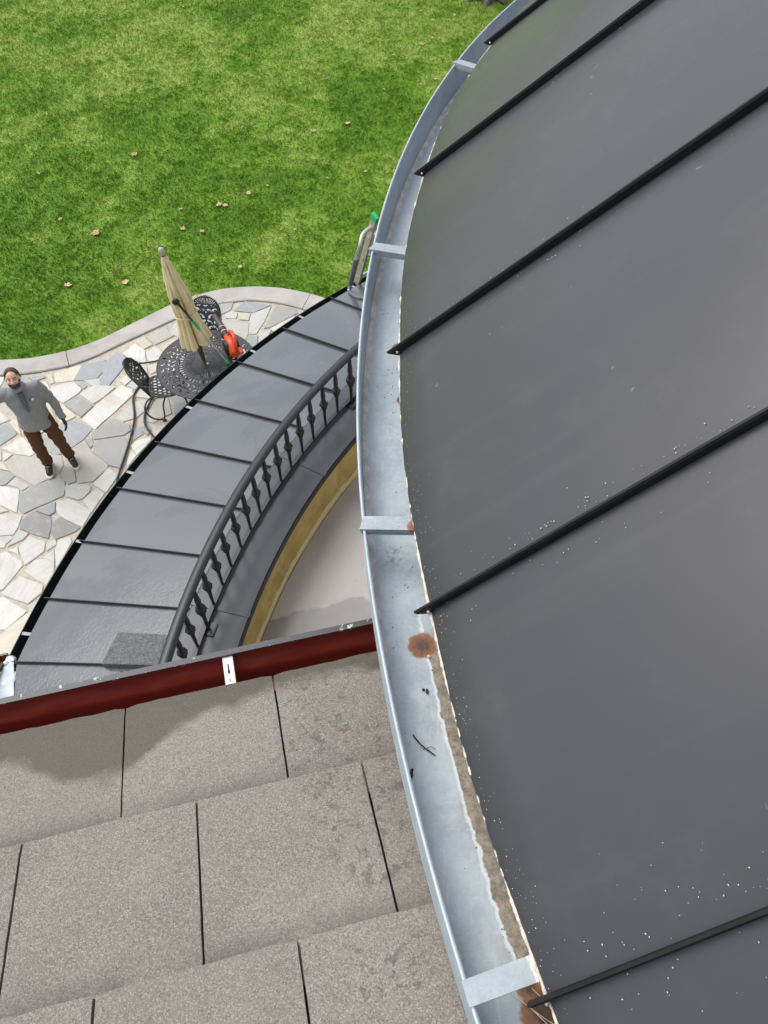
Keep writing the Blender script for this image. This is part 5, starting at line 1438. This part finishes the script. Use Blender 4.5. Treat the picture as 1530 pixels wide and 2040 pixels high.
def make_chair(name):
    t = empty(name)
    st = lattice(seat_mask, -.235, .235, -.24, .24, 96, 96, seat_fn, .010).build('seat', MAT['cast'], t)
    m = MB()
    rim = []
    for k in range(60):
        a = 2*math.pi*k/60; c, s = math.cos(a), math.sin(a)
        q = (abs(c)**3.2 + abs(s)**3.2)**(-1/3.2)
        rim.append(seat_fn(.226*c*q, (.228-.02*max(0, -c))*s*q, 0))
    m.tube(rim+[rim[0]], .011, 7, caps=False); m.build('seat_rim', MAT['cast'], st, smooth=60)
    bk = lattice(back_mask, -.235, .235, 0, 1, 120, 124, back_fn, .011).build('backrest', MAT['cast'], t)
    m = MB(); pts = [back_fn(-shield(0, y), y, .005) for y in np.linspace(0, .97, 16)]
    pts += [back_fn(shield(0, y), y, .005) for y in np.linspace(.97, 0, 16)]
    m.tube(pts, .011, 7); m.build('back_frame', MAT['cast'], bk, smooth=60)
    for sg in (-1, 1):
        m = MB()
        m.tube(smoothpath([back_fn(sg*.225, .52, .0), (-.12, sg*.265, .655), (.05, sg*.275, .665), (.19, sg*.27, .635), (.235, sg*.262, .59), (.205, sg*.25, .50), (.19, sg*.235, .43)]), .0105, 8)
        m.build('armrest', MAT['cast'], t, smooth=60)
        m = MB(); m.tube(smoothpath([(.19, sg*.205, .42), (.235, sg*.235, .30), (.225, sg*.24, .16), (.20, sg*.235, .06), (.225, sg*.245, .008)]), .0125, 8); m.build('leg', MAT['cast'], t, smooth=60)
        m = MB(); m.tube(smoothpath([(-.20, sg*.185, .43), (-.30, sg*.20, .36), (-.35, sg*.225, .22), (-.27, sg*.25, .08), (-.13, sg*.255, .03)]), .0125, 8); m.build('leg', MAT['cast'], t, smooth=60)
        m = MB(); m.tube(smoothpath([(-.03, sg*.215, .42), (-.085, sg*.24, .30), (-.11, sg*.252, .12), (-.13, sg*.255, .02)]), .012, 8)
        m.sphere((-.13, sg*.256, .018), .024, 10, 6, scale=(1.4, 1, .75)); m.build('spring_strut', MAT['cast'], t, smooth=60)
    return t
chair = make_chair('patio_chair')
chair.location = (-3.035, 7.755, ZP); chair.rotation_euler = (0, 0, R(13))
tag(chair, 'black openwork metal chair left of the table, its back side-on to the flagstones', 'chair', 'chairs at the patio table')
chair2 = copy_tree(chair)
chair2.location = (-2.635, 8.60, ZP); chair2.rotation_euler = (0, 0, R(-97))
tag(chair2, 'black openwork metal chair behind the umbrella on the far side of the table', 'chair', 'chairs at the patio table')

# leaf blower lying on the table
bl = empty('leaf_blower', (-2.12, 8.14, .745), 0)
tag(bl, 'orange-red leaf blower with black nozzle lying on the patio table', 'leaf blower')
nd = Vector((-.42, .93, 0)).normalized(); nx_ = Vector((nd.y, -nd.x, 0))
def bm_(f, s, z): return nd*f + nx_*s + Vector((0, 0, z))
m = MB()
for f, w, h, zc in ((-.20, .045, .06, .10), (-.14, .075, .10, .12), (-.05, .085, .125, .13), (.04, .075, .115, .125), (.11, .058, .08, .115), (.17, .046, .055, .11)):
    n0 = len(m.v)
    for k in range(16):
        a = 2*math.pi*k/16; m.v.append(tuple(bm_(f, w*math.cos(a), zc + h*math.sin(a))))
n = 6
for i in range(n-1):
    for k in range(16): m.f.append((i*16+k, i*16+(k+1) % 16, (i+1)*16+(k+1) % 16, (i+1)*16+k))
m.f += [tuple(range(16)), tuple(reversed([(n-1)*16+k for k in range(16)]))]
m.build('fan_housing', MAT['orange'], bl, smooth=45)
m = MB(); m.tube(smoothpath([bm_(-.17, .03, .19), bm_(-.14, .045, .28), bm_(-.02, .05, .315), bm_(.09, .04, .275), bm_(.13, .02, .19)]), [.020]*31 if False else .021, 10); hd = m.build('handle', MAT['orange'], bl, smooth=60)
m = MB(); m.sphere(bm_(.03, .05, .30), .030, 10, 8, scale=(1, 1, .8)); m.sphere(bm_(-.10, .05, .31), .026, 10, 8, scale=(1.2, 1, .7)); m.build('trigger_grip', MAT['orange'], hd, smooth=60)
for sg, w in ((-1, .105), (1, .12)):
    m = MB(); M_ = Matrix.Translation(bm_(-.05, sg*.075, .125)) @ nx_.to_track_quat('Z', 'Y').to_matrix().to_4x4()
    z0, z1 = (-.035, .03) if sg > 0 else (-.03, .035)
    m.lathe([(w*.75, z0), (w, z0+.012), (w, z1-.012), (w*.75, z1)], 20, M_)
    m.build('engine_cover', MAT['black'], bl, smooth=40)
m = MB(); m.tube([bm_(-.16, .07, .16), bm_(-.24, .09, .13)], .03, 10); m.build('pull_start', MAT['orange'], bl, smooth=50)
m = MB(); m.box((-.06, -.05, 0), (.06, .05, .04), Matrix.Translation(bm_(-.12, .1, 0)) @ Matrix.Rotation(R(25), 4, 'Z')); m.build('fuel_tank', MAT['white'], bl)
m = MB(); m.tube([bm_(.16, 0, .11), bm_(.22, 0, .108), bm_(.28, 0, .105)], [.052, .054, .050], 14); m.build('tube_base', MAT['black'], bl, smooth=50)
m = MB(); m.tube([bm_(.280, 0, .105), bm_(.300, 0, .104)], .054, 14); m.build('ring', MAT['tan'], bl, smooth=50)
m = MB(); m.tube([bm_(.300, 0, .104), bm_(.38, 0, .10)], [.053, .049], 14); m.build('tube_middle', MAT['black'], bl, smooth=50)
m = MB(); m.tube([bm_(.380, 0, .10), bm_(.398, 0, .099)], .052, 14); m.build('ring', MAT['tan'], bl, smooth=50)
m = MB(); m.tube([bm_(.398, 0, .099), bm_(.52, -.005, .094), bm_(.72, -.02, .088)], [.050, .046, .036], 14, squash=1.0); m.build('nozzle', MAT['dgrey'], bl, smooth=50)

# window-cleaning pole propped from the table top against the umbrella
pa, pb = Vector((-2.135, 7.875, .75)), Vector((-2.597, 7.775, 1.905))
po = empty('cleaning_pole', pa); dv = (pb-pa); pl_ = dv.length; pd = dv.normalized()
tag(po, 'thin telescopic cleaning pole with green collars and black brush leaning on the umbrella', 'pole')
def pp(t): return pd*(pl_*t)
m = MB(); m.tube([pp(.03), pp(.64)], .011, 10); m.build('shaft', MAT['alu'], po, smooth=50)
m = MB(); m.tube([pp(0), pp(.012), pp(.05), pp(.06)], [.020, .024, .022, .014], 10); m.build('green_collar', MAT['green'], po, smooth=50)
m = MB(); m.tube([pp(.57), pp(.59), pp(.66), pp(.70)], [.015, .021, .022, .015], 10); m.build('green_collar', MAT['green'], po, smooth=50)
m = MB(); m.tube([pp(.69), pp(.80), pp(.95)], [.012, .014, .017], 10); m.build('brush_neck', MAT['black'], po, smooth=50)
m = MB()
bc = pp(.985); sx = pd.cross(Vector((0, 1, 0))).normalized()
m.sphere(bc, .045, 12, 8, scale=(.9, .7, 1.0)); m.sphere(bc + sx*.03, .03, 10, 6)
for k in range(60):
    d = Vector((random.gauss(0, 1), random.gauss(0, 1)-.6, random.gauss(0, 1))).normalized()
    m.tube([bc + d*.02, bc + d*.055], [.004, .002], 4)
m.build('brush_head', MAT['black'], po, smooth=50)

# hose on the flagstones
hp_ = [(-3.52, 5.6), (-3.55, 6.1), (-3.558, 6.495), (-3.54, 6.85), (-3.528, 7.215), (-3.55, 7.55), (-3.625, 7.845), (-3.635, 8.0), (-3.57, 8.17), (-3.44, 8.17), (-3.36, 8.02), (-3.375, 7.845), (-3.41, 7.647), (-3.388, 7.452), (-3.319, 7.309), (-3.20, 7.16), (-2.95, 6.9), (-2.6, 6.75)]
m = MB(); m.tube(smoothpath([(x, y, ZP+.016) for x, y in hp_], 6), .0155, 8)
tag(m.build('garden_hose', MAT['hose'], smooth=60), 'black hose looping over the flagstones behind the left chair', 'hose')

# ladder leaning on the lower gutter
l0, l1 = Vector((-.275, 6.609, 3.07)), Vector((-.083, 6.331, 4.0))
ld = (l1-l0).normalized(); side = Vector((-ld.y, ld.x, 0)).normalized()
if side.x < 0: side = -side
front = side.cross(ld).normalized()
lb = l0 - ld*((3.07-.03)/ld.z)
lad = empty('ladder', lb)
tag(lad, 'extension ladder with green end cap and padded stand-off leaning on the skirt roof gutter', 'ladder')
LL = (l1-lb).length
def lp(t, s, f=0.0): return ld*t + side*s + front*f
for s0 in (0, .40):
    m = MB()
    sec = [(-.013, -.035), (.013, -.035), (.013, .035), (-.013, .035)]
    vs = [lp(t, s0+x, f) for t in (0, LL) for x, f in sec]
    m.add(vs, [(3,2,1,0),(4,5,6,7),(0,1,5,4),(1,2,6,5),(2,3,7,6),(3,0,4,7)])
    rl = m.build('rail', MAT['rail_fibre'], lad)
    m = MB()
    vs = [lp(t, s0+x*1.25, f*1.15) for t in (LL-.05, LL+.02) for x, f in sec]
    m.add(vs, [(3,2,1,0),(4,5,6,7),(0,1,5,4),(1,2,6,5),(2,3,7,6),(3,0,4,7)])
    m.build('end_cap', MAT['green'], rl)
k = .28
while k < LL-.1:
    m = MB(); m.tube([lp(k, -.02), lp(k, .42)], .016, 10); m.build('rung', MAT['alu'], lad, smooth=50); k += .305
sp_ = [Vector(p) - lb for p in ((-.108, 6.372, 3.86), (-.150, 6.33, 3.87), (-.20, 6.25, 3.86), (-.222, 6.185, 3.80), (-.245, 6.22, 3.70), (-.262, 6.262, 3.60))]
m = MB(); m.tube(smoothpath(sp_), .020, 10); so = m.build('stand_off', MAT['alu'], lad, smooth=60)
f0, f1 = sp_[-1], Vector((-.338, 6.405, 3.20)) - lb
m = MB(); m.tube([f0, f0.lerp(f1, .5), f1], .026, 10); m.build('foam_grip', MAT['foam'], so, smooth=60)
m = MB(); m.tube(smoothpath([f1, Vector((-.350, 6.43, 3.13)) - lb, Vector((-.353, 6.41, 3.115)) - lb]), .020, 10); m.build('tube_end', MAT['alu'], so, smooth=60)
m = MB(); m.tube(smoothpath([Vector((-.35, 6.42, 3.118)) - lb, Vector((-.335, 6.36, 3.125)) - lb, Vector((-.28, 6.28, 3.145)) - lb, Vector((-.20, 6.22, 3.17)) - lb, Vector((-.08, 6.17, 3.20)) - lb]), .018, 10); m.build('rubber_foot', MAT['foam'], so, smooth=60)
m = MB(); m.tube([lp(LL-.46, .02, .0), lp(LL-.46, .10, -.06), lp(LL-.40, .16, -.10)], .018, 10); m.build('stand_off_clamp', MAT['alu'], lad, smooth=60)

# ------------------------------------------------------------------ fallen leaves, twigs, tree
LEAVES = [(-5.092,11.975,.085),(-3.563,12.109,.085),(-3.214,12.034,.07),(-3.025,12.856,.09),(-2.90,12.83,.08),(-3.701,12.712,.055),(-5.817,12.399,.065),(-1.574,12.079,.07),(-4.289,10.602,.07),(-5.231,10.537,.075),(-2.428,11.019,.065),(-2.916,11.184,.05),(-1.428,15.472,.075),(-.753,15.772,.07),(-2.521,13.23,.08),(-2.189,13.481,.06),(-4.898,14.576,.075),(-.356,13.964,.05),(-1.238,19.629,.07),(-2.581,20.923,.06),(.878,19.393,.07),(1.124,19.735,.06),(1.116,17.675,.07),(.218,18.831,.06),(.38,21.868,.06),(1.724,20.98,.06),(0,17.219,.05),(-1.077,13.737,.05),(-4.997,21.448,.06),(.44,21.626,.06),(.905,21.212,.06),(-.502,19.341,.06),(1.184,20.695,.06),(-6.6,13.9,.06),(-.9,20.6,.05),(-1.6,18.2,.05)]
def leaf_mesh():
    m = MB(); lobes = 5; pts = []
    for k in range(lobes*4):
        a = math.pi*2*k/(lobes*4)
        r = (1.0 if k % 4 == 0 else .85 if k % 2 else .66)*(1 if a < 5.6 and a > .5 else .8)
        pts.append(Vector((r*math.cos(a), r*math.sin(a), .22*r*r + .12*math.sin(3*a))))
    m.add([Vector((0, 0, 0))] + pts, [(0, 1+k, 1+(k+1) % len(pts)) for k in range(len(pts))])
    m.add([p - Vector((0, 0, .03)) for p in [Vector((0, 0, 0))] + pts], [(0, 1+(k+1) % len(pts), 1+k) for k in range(len(pts))])
    return m
lf = None
for x, y, s in LEAVES:
    if lf is None: lf = leaf_mesh().build('fallen_leaf', MAT['leaf'], fix=False); o = lf
    else: o = lf.copy(); COL.objects.link(o)
    o.location = (x, y, .030); q = random.uniform(.6, 1.15); o.scale = (s*q, s*q*random.uniform(.6, 1.0), s*.5); o.rotation_euler = (random.uniform(-.2, .2), random.uniform(-.2, .2), random.uniform(0, 6.28))
    tag(o, 'small dry tan leaf lying on the green lawn', 'leaf', 'fallen leaves on the lawn')

def polar_path(pts, z): return [pol(r, a, z) for r, a in pts]
m = MB(); m.tube(smoothpath([pol(4.222, 191.15, 6.7055), pol(4.213, 191.42, 6.709), pol(4.204, 191.58, 6.708), pol(4.190, 191.78, 6.706)], 4), [.0012]*12 + [.0006], 5)
m.tube([pol(4.204, 191.58, 6.708), pol(4.196, 191.55, 6.711), pol(4.188, 191.62, 6.708)], .0006, 4)
tag(m.build('twig', MAT['twig'], smooth=60), 'thin dark curled twig lying in the galvanised gutter', 'twig')
m = MB()
for a_, b_ in ((197.05, 4.15), (197.3, 4.165)):
    m.tube([pol(b_, a_, 6.707), pol(b_-.02, a_+.5, 6.713), pol(b_-.03, a_+1.0, 6.72)], .0008, 4)
m.tube([pol(4.19, 196.9, 6.706), pol(4.15, 197.6, 6.713), pol(4.12, 198.1, 6.73)], .0007, 4)
tag(m.build('dry_stalk', MAT['chalk']), 'pale dry grass stalks in the rusty gutter corner', 'stalks')
m = MB(); m.sphere(pol(4.178, 190.08, 6.706), .004, 8, 6, scale=(.7, 1.5, .6)); m.sphere(pol(4.184, 190.02, 6.705), .003, 8, 6)
tag(m.build('seed_husk', MAT['twig'], smooth=60), 'small brown husk lying mid-gutter below the big rust spot', 'debris')
m = MB(); m.sphere(pol(4.241, 192.1, 6.708), .005, 8, 6, scale=(.6, 1.6, .5)); m.sphere(pol(4.238, 192.0, 6.706), .003, 8, 6)
tag(m.build('wet_leaf_scrap', MAT['twig'], smooth=60), 'dark red-brown scrap against the outer wall of the galvanised gutter', 'debris')
m = MB()
for _ in range(130):
    a = random.uniform(168, 198); r = random.uniform(4.15, 4.235) if random.random() < .5 else 4.158 + abs(random.gauss(0, .012))
    m.sphere(pol(r, a, 6.7035), random.choice([.0005, .0007, .0009, .0014]), 5, 4)
tag(m.build('gutter_grit', MAT['twig'], fix=False), 'specks of dark grit on the galvanised gutter floor', 'grit', kind='stuff')
m = MB()
for _ in range(420):
    r = random.uniform(4.07, 4.26); a = 198.5 + abs(random.gauss(0, 1.1)); s = random.uniform(.004, .012)
    p = pol(r, a, 0); z = troof_z(p.x*UX + p.y*UY) + .012
    m.sphere((p.x, p.y, max(z, 6.70) + random.uniform(0, .02)), s, 6, 4, scale=(1, 1, .7))
tag(m.build('moss_clump', MAT['moss'], smooth=60), 'dark damp moss and debris beyond the end of the galvanised gutter', 'moss', kind='stuff')

tree = empty('tree', (2.66, 22.05, 0)); tag(tree, 'grey-brown tree at the far edge of the lawn, only its trunk foot in view', 'tree')
m = MB()
tr = [(0, 0, -.05), (0, 0, .12), (.01, .02, .5), (.05, .05, 1.6), (.02, .1, 3.0), (.1, .15, 4.5)]
m.tube(smoothpath(tr, 5), [.36 - .19*min(1, i/6) - .004*i for i in range(26)], 14)
for k in range(6):
    a = k*1.05 + .3; d = Vector((math.cos(a), math.sin(a), 0)); m.tube([d*.15 + Vector((0, 0, .28)), d*.38 + Vector((0, 0, .07)), d*.62 + Vector((0, 0, -.04))], [.12, .09, .04], 8)
tk = m.build('trunk', MAT['bark'], tree, smooth=60)
m = MB(); tips = []
for k in range(9):
    a = k*.7+.2; z = 2.8 + .22*k; d = Vector((math.cos(a), math.sin(a), .55)); p0 = Vector((.03, .1, z)); p1 = p0 + d*1.1; p2 = p1 + d*1.0 + Vector((0, 0, .3))
    m.tube([p0, p1, p2], [.07, .045, .015], 6); tips += [p1, p2, p1.lerp(p2, .5)]
m.build('limbs', MAT['bark'], tree, smooth=60)
m = MB()
for _ in range(5200):
    c = random.choice(tips) + Vector((random.gauss(0, .5), random.gauss(0, .5), random.gauss(.15, .45))); q = Matrix.Rotation(random.uniform(0, 6.28), 3, 'Z') @ Matrix.Rotation(random.uniform(0, 3), 3, 'X')
    s = random.uniform(.05, .10); n0 = len(m.v)
    m.v += [tuple(c + q @ Vector(v)*s) for v in ((-1, 0, 0), (0, -.5, 0), (1, 0, 0), (0, .5, .1))]; m.f += [(n0, n0+1, n0+2, n0+3)]
m.build('crown', MAT['crown'], tree, fix=False)

# ------------------------------------------------------------------ the person
def remesh(mb, name, material, parent, voxel=.011, smooth_it=6, disp=None):
    o = mb.build(name, material, None, fix=False)
    r = o.modifiers.new('r', 'REMESH'); r.mode = 'VOXEL'; r.voxel_size = voxel; r.use_smooth_shade = True
    s = o.modifiers.new('s', 'SMOOTH'); s.factor = .5; s.iterations = smooth_it
    dg = bpy.context.evaluated_depsgraph_get(); dg.update()
    me = bpy.data.meshes.new_from_object(o.evaluated_get(dg), depsgraph=dg)
    o.modifiers.clear(); old = o.data; o.data = me; bpy.data.meshes.remove(old); me.name = name
    if disp:
        for v in me.vertices: v.co += disp(v.co)
    me.polygons.foreach_set('use_smooth', [True]*len(me.polygons))
    o.parent = parent
    return o

PX, PY = -4.40, 6.675
fx, fy = .36, -.933
# person local axes: x = his left, y = forward, z = up
PM = Matrix(((-fy*1.0, fx, 0, 0), (fx, fy, 0, 0), (0, 0, 1, 0), (0, 0, 0, 1)))
PM = Matrix(((.933, .36, 0), (.36, -.933, 0), (0, 0, 1)))
PM[0] = (-fy, fx, 0); PM[1] = (fx, fy, 0)
def W(x, y, z): return PM @ Vector((x, y, z))     # local (left, forward, up) to world offset
HEAD_C = Vector((-.005, .03, 1.635))
tiltM = Matrix.Rotation(R(24), 3, 'X') @ Matrix.Rotation(R(4), 3, 'Y')   # head tipped back
def hl(x, y, z):
    """head-local (left, forward, up) to world offset"""
    q = tiltM @ Vector((x, y, z)); return W(HEAD_C.x + q.x, HEAD_C.y + q.y, HEAD_C.z + q.z)
HR = PM @ tiltM
def hsphere(mb, c, r, sc, seg=16, rings=12):
    M4 = (HR.to_4x4()); M4.translation = W(*HEAD_C)
    mb.sphere(c, r, seg, rings, M4, sc)
J = dict(pelvis=(0, 0, .93), chest=(0, -.01, 1.27), neck=(0, 0, 1.46), lsh=(.185, -.01, 1.41), lel=(.275, -.03, 1.13), lwr=(.315, .085, .90),
         rsh=(-.185, -.01, 1.41), rel=(-.44, .06, 1.36), rwr=(-.60, .22, 1.50), lhip=(.095, 0, .92), lkn=(.155, .045, .50), lan=(.165, -.03, .09),
         rhip=(-.095, 0, .92), rkn=(-.12, .06, .50), ran=(-.125, -.01, .09))
def j(n): return W(*J[n])
body = MB()
hsphere(body, Vector((0, 0, .03)), .1, (.76, .97, .88)); hsphere(body, Vector((0, .025, -.045)), .085, (.74, .82, .86))
hsphere(body, Vector((0, .055, -.085)), .045, (.85, .75, .6)); hsphere(body, Vector((0, .045, .045)), .075, (.82, .62, .5))
body.capsule(hl(0, .094, .012), hl(0, .112, -.028), .009, .015, 10); hsphere(body, Vector((0, .104, -.034)), .014, (1.35, .8, .7))
for s in (-1, 1):
    hsphere(body, Vector((s*.078, -.005, -.005)), .026, (.35, .75, 1.15)); hsphere(body, Vector((s*.038, .070, -.022)), .027, (1, .7, .8))
body.capsule(W(0, -.015, 1.42), hl(0, -.02, -.06), .060, .056)
body.capsule(j('pelvis'), W(0, 0, 1.05), .13, .125); body.capsule(W(0, 0, 1.05), j('chest'), .12, .13); body.capsule(W(-.11, 0, 1.37), W(.11, 0, 1.37), .08, .08)
for s in 'lr':
    body.capsule(j(s+'sh'), j(s+'el'), .052, .040); body.capsule(j(s+'el'), j(s+'wr'), .040, .028)
    body.capsule(j(s+'hip'), j(s+'kn'), .078, .052); body.capsule(j(s+'kn'), j(s+'an'), .050, .036)
    body.capsule(j(s+'an') - Vector((0, 0, .03)), j(s+'an') + W(0, .06, -.04), .032, .020)
def hand(mb, wrist, direction, palm_n, scale=1.0, curl=.35, thumb=1):
    d = direction.normalized(); n = palm_n - d*palm_n.dot(d); n.normalize(); s = d.cross(n)*thumb
    wr = wrist
    for q in (-.024, -.008, .008, .024):
        mb.capsule(wr + s*q*.7, wr + d*.085*scale + s*q, .014, .012, 8)
    for q, ln in ((-.029, .060), (-.010, .076), (.010, .082), (.029, .074)):
        b0 = wr + d*.088*scale + s*q; d1 = (d*math.cos(curl) + n*math.sin(curl)); d2 = (d*math.cos(curl*2.2) + n*math.sin(curl*2.2))
        b1 = b0 + d1*ln*.55; mb.capsule(b0, b1, .0098, .0088, 8); mb.capsule(b1, b1 + d2*ln*.5, .0088, .0072, 8)
    t0 = wr + d*.025*scale + s*.030; t1 = t0 + (d*.6 + s*.75 + n*.25).normalized()*.040; mb.capsule(t0, t1, .014, .011, 8); mb.capsule(t1, t1 + (d*.85 + s*.3 + n*.3).normalized()*.032, .0105, .0085, 8)
lw_d = (j('lwr') - j('lel')); rw_d = (j('rwr') - j('rel'))
hand(body, j('rwr'), rw_d, W(.2, -.3, -1), curl=.25, thumb=-1)
person = remesh(body, 'person', MAT['skin'], None, .0075, 3)
person.location = (PX, PY, ZP)
tag(person, 'bearded man in grey quarter-zip fleece and brown trousers standing on the flagstones, looking up', 'person')
def cloth(mb, name, mat, voxel=.012, it=5, disp=None): return remesh(mb, name, MAT[mat], person, voxel, it, disp)
# fleece
m = MB()
m.capsule(W(0, 0, .94), W(0, 0, 1.06), .150, .152, 20); m.capsule(W(-.058, 0, .86), W(.058, 0, .86), .142, .142, 20)
m.capsule(W(-.05, 0, .98), W(-.06, -.005, 1.26), .14, .148, 18); m.capsule(W(.05, 0, .98), W(.06, -.005, 1.26), .14, .148, 18)
m.capsule(W(-.13, -.005, 1.365), W(.13, -.005, 1.365), .100, .100, 18); m.capsule(W(0, -.01, 1.40), W(0, 0, 1.475), .095, .074, 16)
for s in 'lr':
    m.capsule(j(s+'sh') + W(0, 0, -.005), j(s+'el'), .080, .060, 16); m.capsule(j(s+'el'), j(s+'wr') - (j(s+'wr')-j(s+'el'))*.02, .062, .043, 16)
m.capsule(W(0, .02, 1.13), W(.02, .02, .97), .155, .158, 18)
def wrinkle(co):
    q = noise.noise(co*7) * .016 + noise.noise(Vector((co.x*9 + co.z*7, co.y*5, co.z*13 - co.x*6)))*.017
    return Vector((q, q*.6, 0))
fleece = cloth(m, 'fleece', 'fleece', .013, 5, wrinkle)
# cut the fleece level at its hem
bmx = bmesh.new(); bmx.from_mesh(fleece.data)
bmesh.ops.bisect_plane(bmx, geom=bmx.verts[:]+bmx.edges[:]+bmx.faces[:], plane_co=Vector((0, 0, .815)), plane_no=Vector((0, 0, -1)), clear_outer=True)
bmx.to_mesh(fleece.data); bmx.free()
m = MB(); ring = []
for k in range(25):
    a = 2*math.pi*k/24; ring.append(hl(.066*math.cos(a), -.02 + .070*math.sin(a), -.118 - .022*math.sin(a)))
m.tube(ring, .017, 8, caps=False, squash=1.7); cb = m.build('collar', MAT['fleece'], fleece, smooth=70)
m = MB()
for t0, t1 in ((1.43, 1.30), (1.30, 1.19)):
    pass
pl = [W(-.030, .100, 1.445), W(.030, .100, 1.445), W(.022, .162, 1.30), W(.012, .176, 1.19), W(-.002, .178, 1.185), W(-.018, .162, 1.30)]
m.add(pl + [p - W(0, .03, 0) for p in pl], [(0, 1, 2, 5), (5, 2, 3, 4), (0, 6, 7, 1), (1, 7, 8, 2), (2, 8, 9, 3), (3, 9, 10, 4), (4, 10, 11, 5), (5, 11, 6, 0)])
m.build('zip_placket', MAT['fleece_dark'], fleece, smooth=50)
m = MB(); m.box((-.001, 0, 0), (.030, .004, .012)); c_ = m
def badge(x0, x1, z, name, mat):
    mm = MB(); a = [W(x0, .152, z), W(x1, .144, z+.004), W(x1, .144, z+.018), W(x0, .152, z+.014)]
    mm.add(a + [p - W(0, .02, 0) for p in a], [(0,1,2,3),(7,6,5,4),(0,4,5,1),(1,5,6,2),(2,6,7,3),(3,7,4,0)]); mm.build(name, MAT[mat], fleece)
badge(.060, .092, 1.335, 'chest_print', 'blue'); badge(.094, .122, 1.335, 'chest_print', 'print_white')
# trousers
m = MB()
m.capsule(W(-.05, -.005, .93), W(.05, -.005, .93), .118, .118, 18)
for s, sg in (('l', 1), ('r', -1)):
    m.capsule(j(s+'hip') + W(0, -.005, -.02), j(s+'kn'), .104, .078, 16); m.capsule(j(s+'kn'), j(s+'an') + Vector((0, 0, .03)), .078, .068, 16)
    m.capsule(j(s+'an') + Vector((0, 0, .06)), j(s+'an') + Vector((0, 0, .03)), .072, .070, 16)
def wrinkle2(co):
    q = noise.noise(Vector((co.x*6, co.y*6, co.z*15)))*.016*(1 if co.z < .75 else .4)
    return Vector((q, q, 0))
cloth(m, 'trousers', 'trouser', .012, 4, wrinkle2)
# shoes
for s, ang in (('l', 14), ('r', -6)):
    A = j(s+'an'); Rz = Matrix.Rotation(R(-ang), 3, 'Z')
    def sl(x, y, z): q = Rz @ Vector((x, y, z)); return Vector((A.x, A.y, 0)) + W(q.x, q.y, q.z)
    m = MB(); m.capsule(sl(0, -.045, .060), sl(0, .05, .056), .046, .050, 14); m.capsule(sl(0, .05, .054), sl(.003, .155, .046), .050, .044, 14); m.capsule(sl(0, -.03, .09), sl(0, .0, .11), .040, .040, 12)
    sh = cloth(m, 'shoe', 'shoe', .009, 3)
    m = MB(); out = []
    for k in range(28):
        a = 2*math.pi*k/28; y = .060 + .168*math.sin(a); w = (.056 if y > 0 else .047)*(1 + .10*math.sin(a)); c = math.cos(a)
        out.append(sl(w*math.copysign(abs(c)**.75, c), y, 0))
    n = 28
    m.add([Vector((p.x, p.y, .002)) for p in out] + [Vector((p.x, p.y, .032)) for p in out], [tuple(reversed(range(n))), tuple(range(n, 2*n))] + [(i, (i+1) % n, n+(i+1) % n, n+i) for i in range(n)])
    m.build('sole', MAT['sole'], sh, smooth=40)
    m = MB(); m.tube([sl(-.022, .085, .098), sl(0, .09, .101), sl(.022, .085, .098)], .003, 6); m.build('lace', MAT['sole'], sh)
# gloved left hand
m = MB(); hand(m, j('lwr') + lw_d.normalized()*.005, lw_d, W(-1, 0, 0), 1.12, .38, 1)
gl = remesh(m, 'glove', MAT['glove'], person, .006, 1, None)
for v in gl.data.vertices: pass
gm = gl.data; cen = sum((v.co for v in gm.vertices), Vector())/len(gm.vertices)
for v in gm.vertices: v.co += v.normal*.006
# hair and beard: caps over the skull
def cap_mesh(test, grow, name, mat, rough=.006, par=person):
    src = person.data; mm = MB(); idx = {}
    inv = HR.inverted(); c0 = W(*HEAD_C)
    src.calc_loop_triangles()
    def vid(i):
        if i not in idx:
            v = src.vertices[i]; q = noise.noise(v.co*90)*rough
            idx[i] = len(mm.v); mm.v.append(tuple(v.co + v.normal*(grow+q)))
        return idx[i]
    for p in src.polygons:
        q = inv @ (p.center - c0)
        if test(q): mm.f.append(tuple(vid(i) for i in p.vertices))
    o = mm.build(name, MAT[mat], par, smooth=80, fix=False)
    s = o.modifiers.new('thickness', 'SOLIDIFY'); s.thickness = .006; s.offset = -1
    return o
cap_mesh(lambda q: (q.z > .062 - .35*max(0, q.y-.02) + 1.35*max(0, q.y-.045) or (q.y < -.005 and q.z > -.055 and abs(q.x) < .076) or (abs(q.x) > .058 and q.y < .035 and q.z > .0)) and not (q.y > .052 and q.z < .104) and not (abs(q.x) > .060 and q.y > -.004 and q.z < .045), .013, 'hair', 'hair')
cap_mesh(lambda q: (q.z < -.048 and q.z > -.145 and q.y > .0 and not (abs(q.x) < .024 and q.z > -.066 and q.y > .06 and q.z < -.052) and not (abs(q.x) < .045 and q.z > -.046)) or (abs(q.x) > .055 and -.05 < q.z < -.022 and .01 < q.y < .05), .005, 'beard', 'hair', .004)
for s in (-1, 1):
    m = MB(); hsphere(m, Vector((s*.031, .080, .008)), .0125, (1.1, .6, .6), 10, 8); e = m.build('eye', MAT['sclera'], person, smooth=60)
    m = MB(); hsphere(m, Vector((s*.031, .086, .007)), .0062, (1, .6, 1), 8, 6); m.build('iris', MAT['eye'], e, smooth=60)
    m = MB(); m.capsule(hl(s*.014, .093, .026), hl(s*.050, .080, .029), .0052, .0038, 8); m.build('eyebrow', MAT['hair'], person, smooth=60)
m = MB(); m.capsule(hl(-.019, .088, -.060), hl(.019, .088, -.060), .0065, .0065, 8); m.build('lips', MAT['lip'], person, smooth=60)
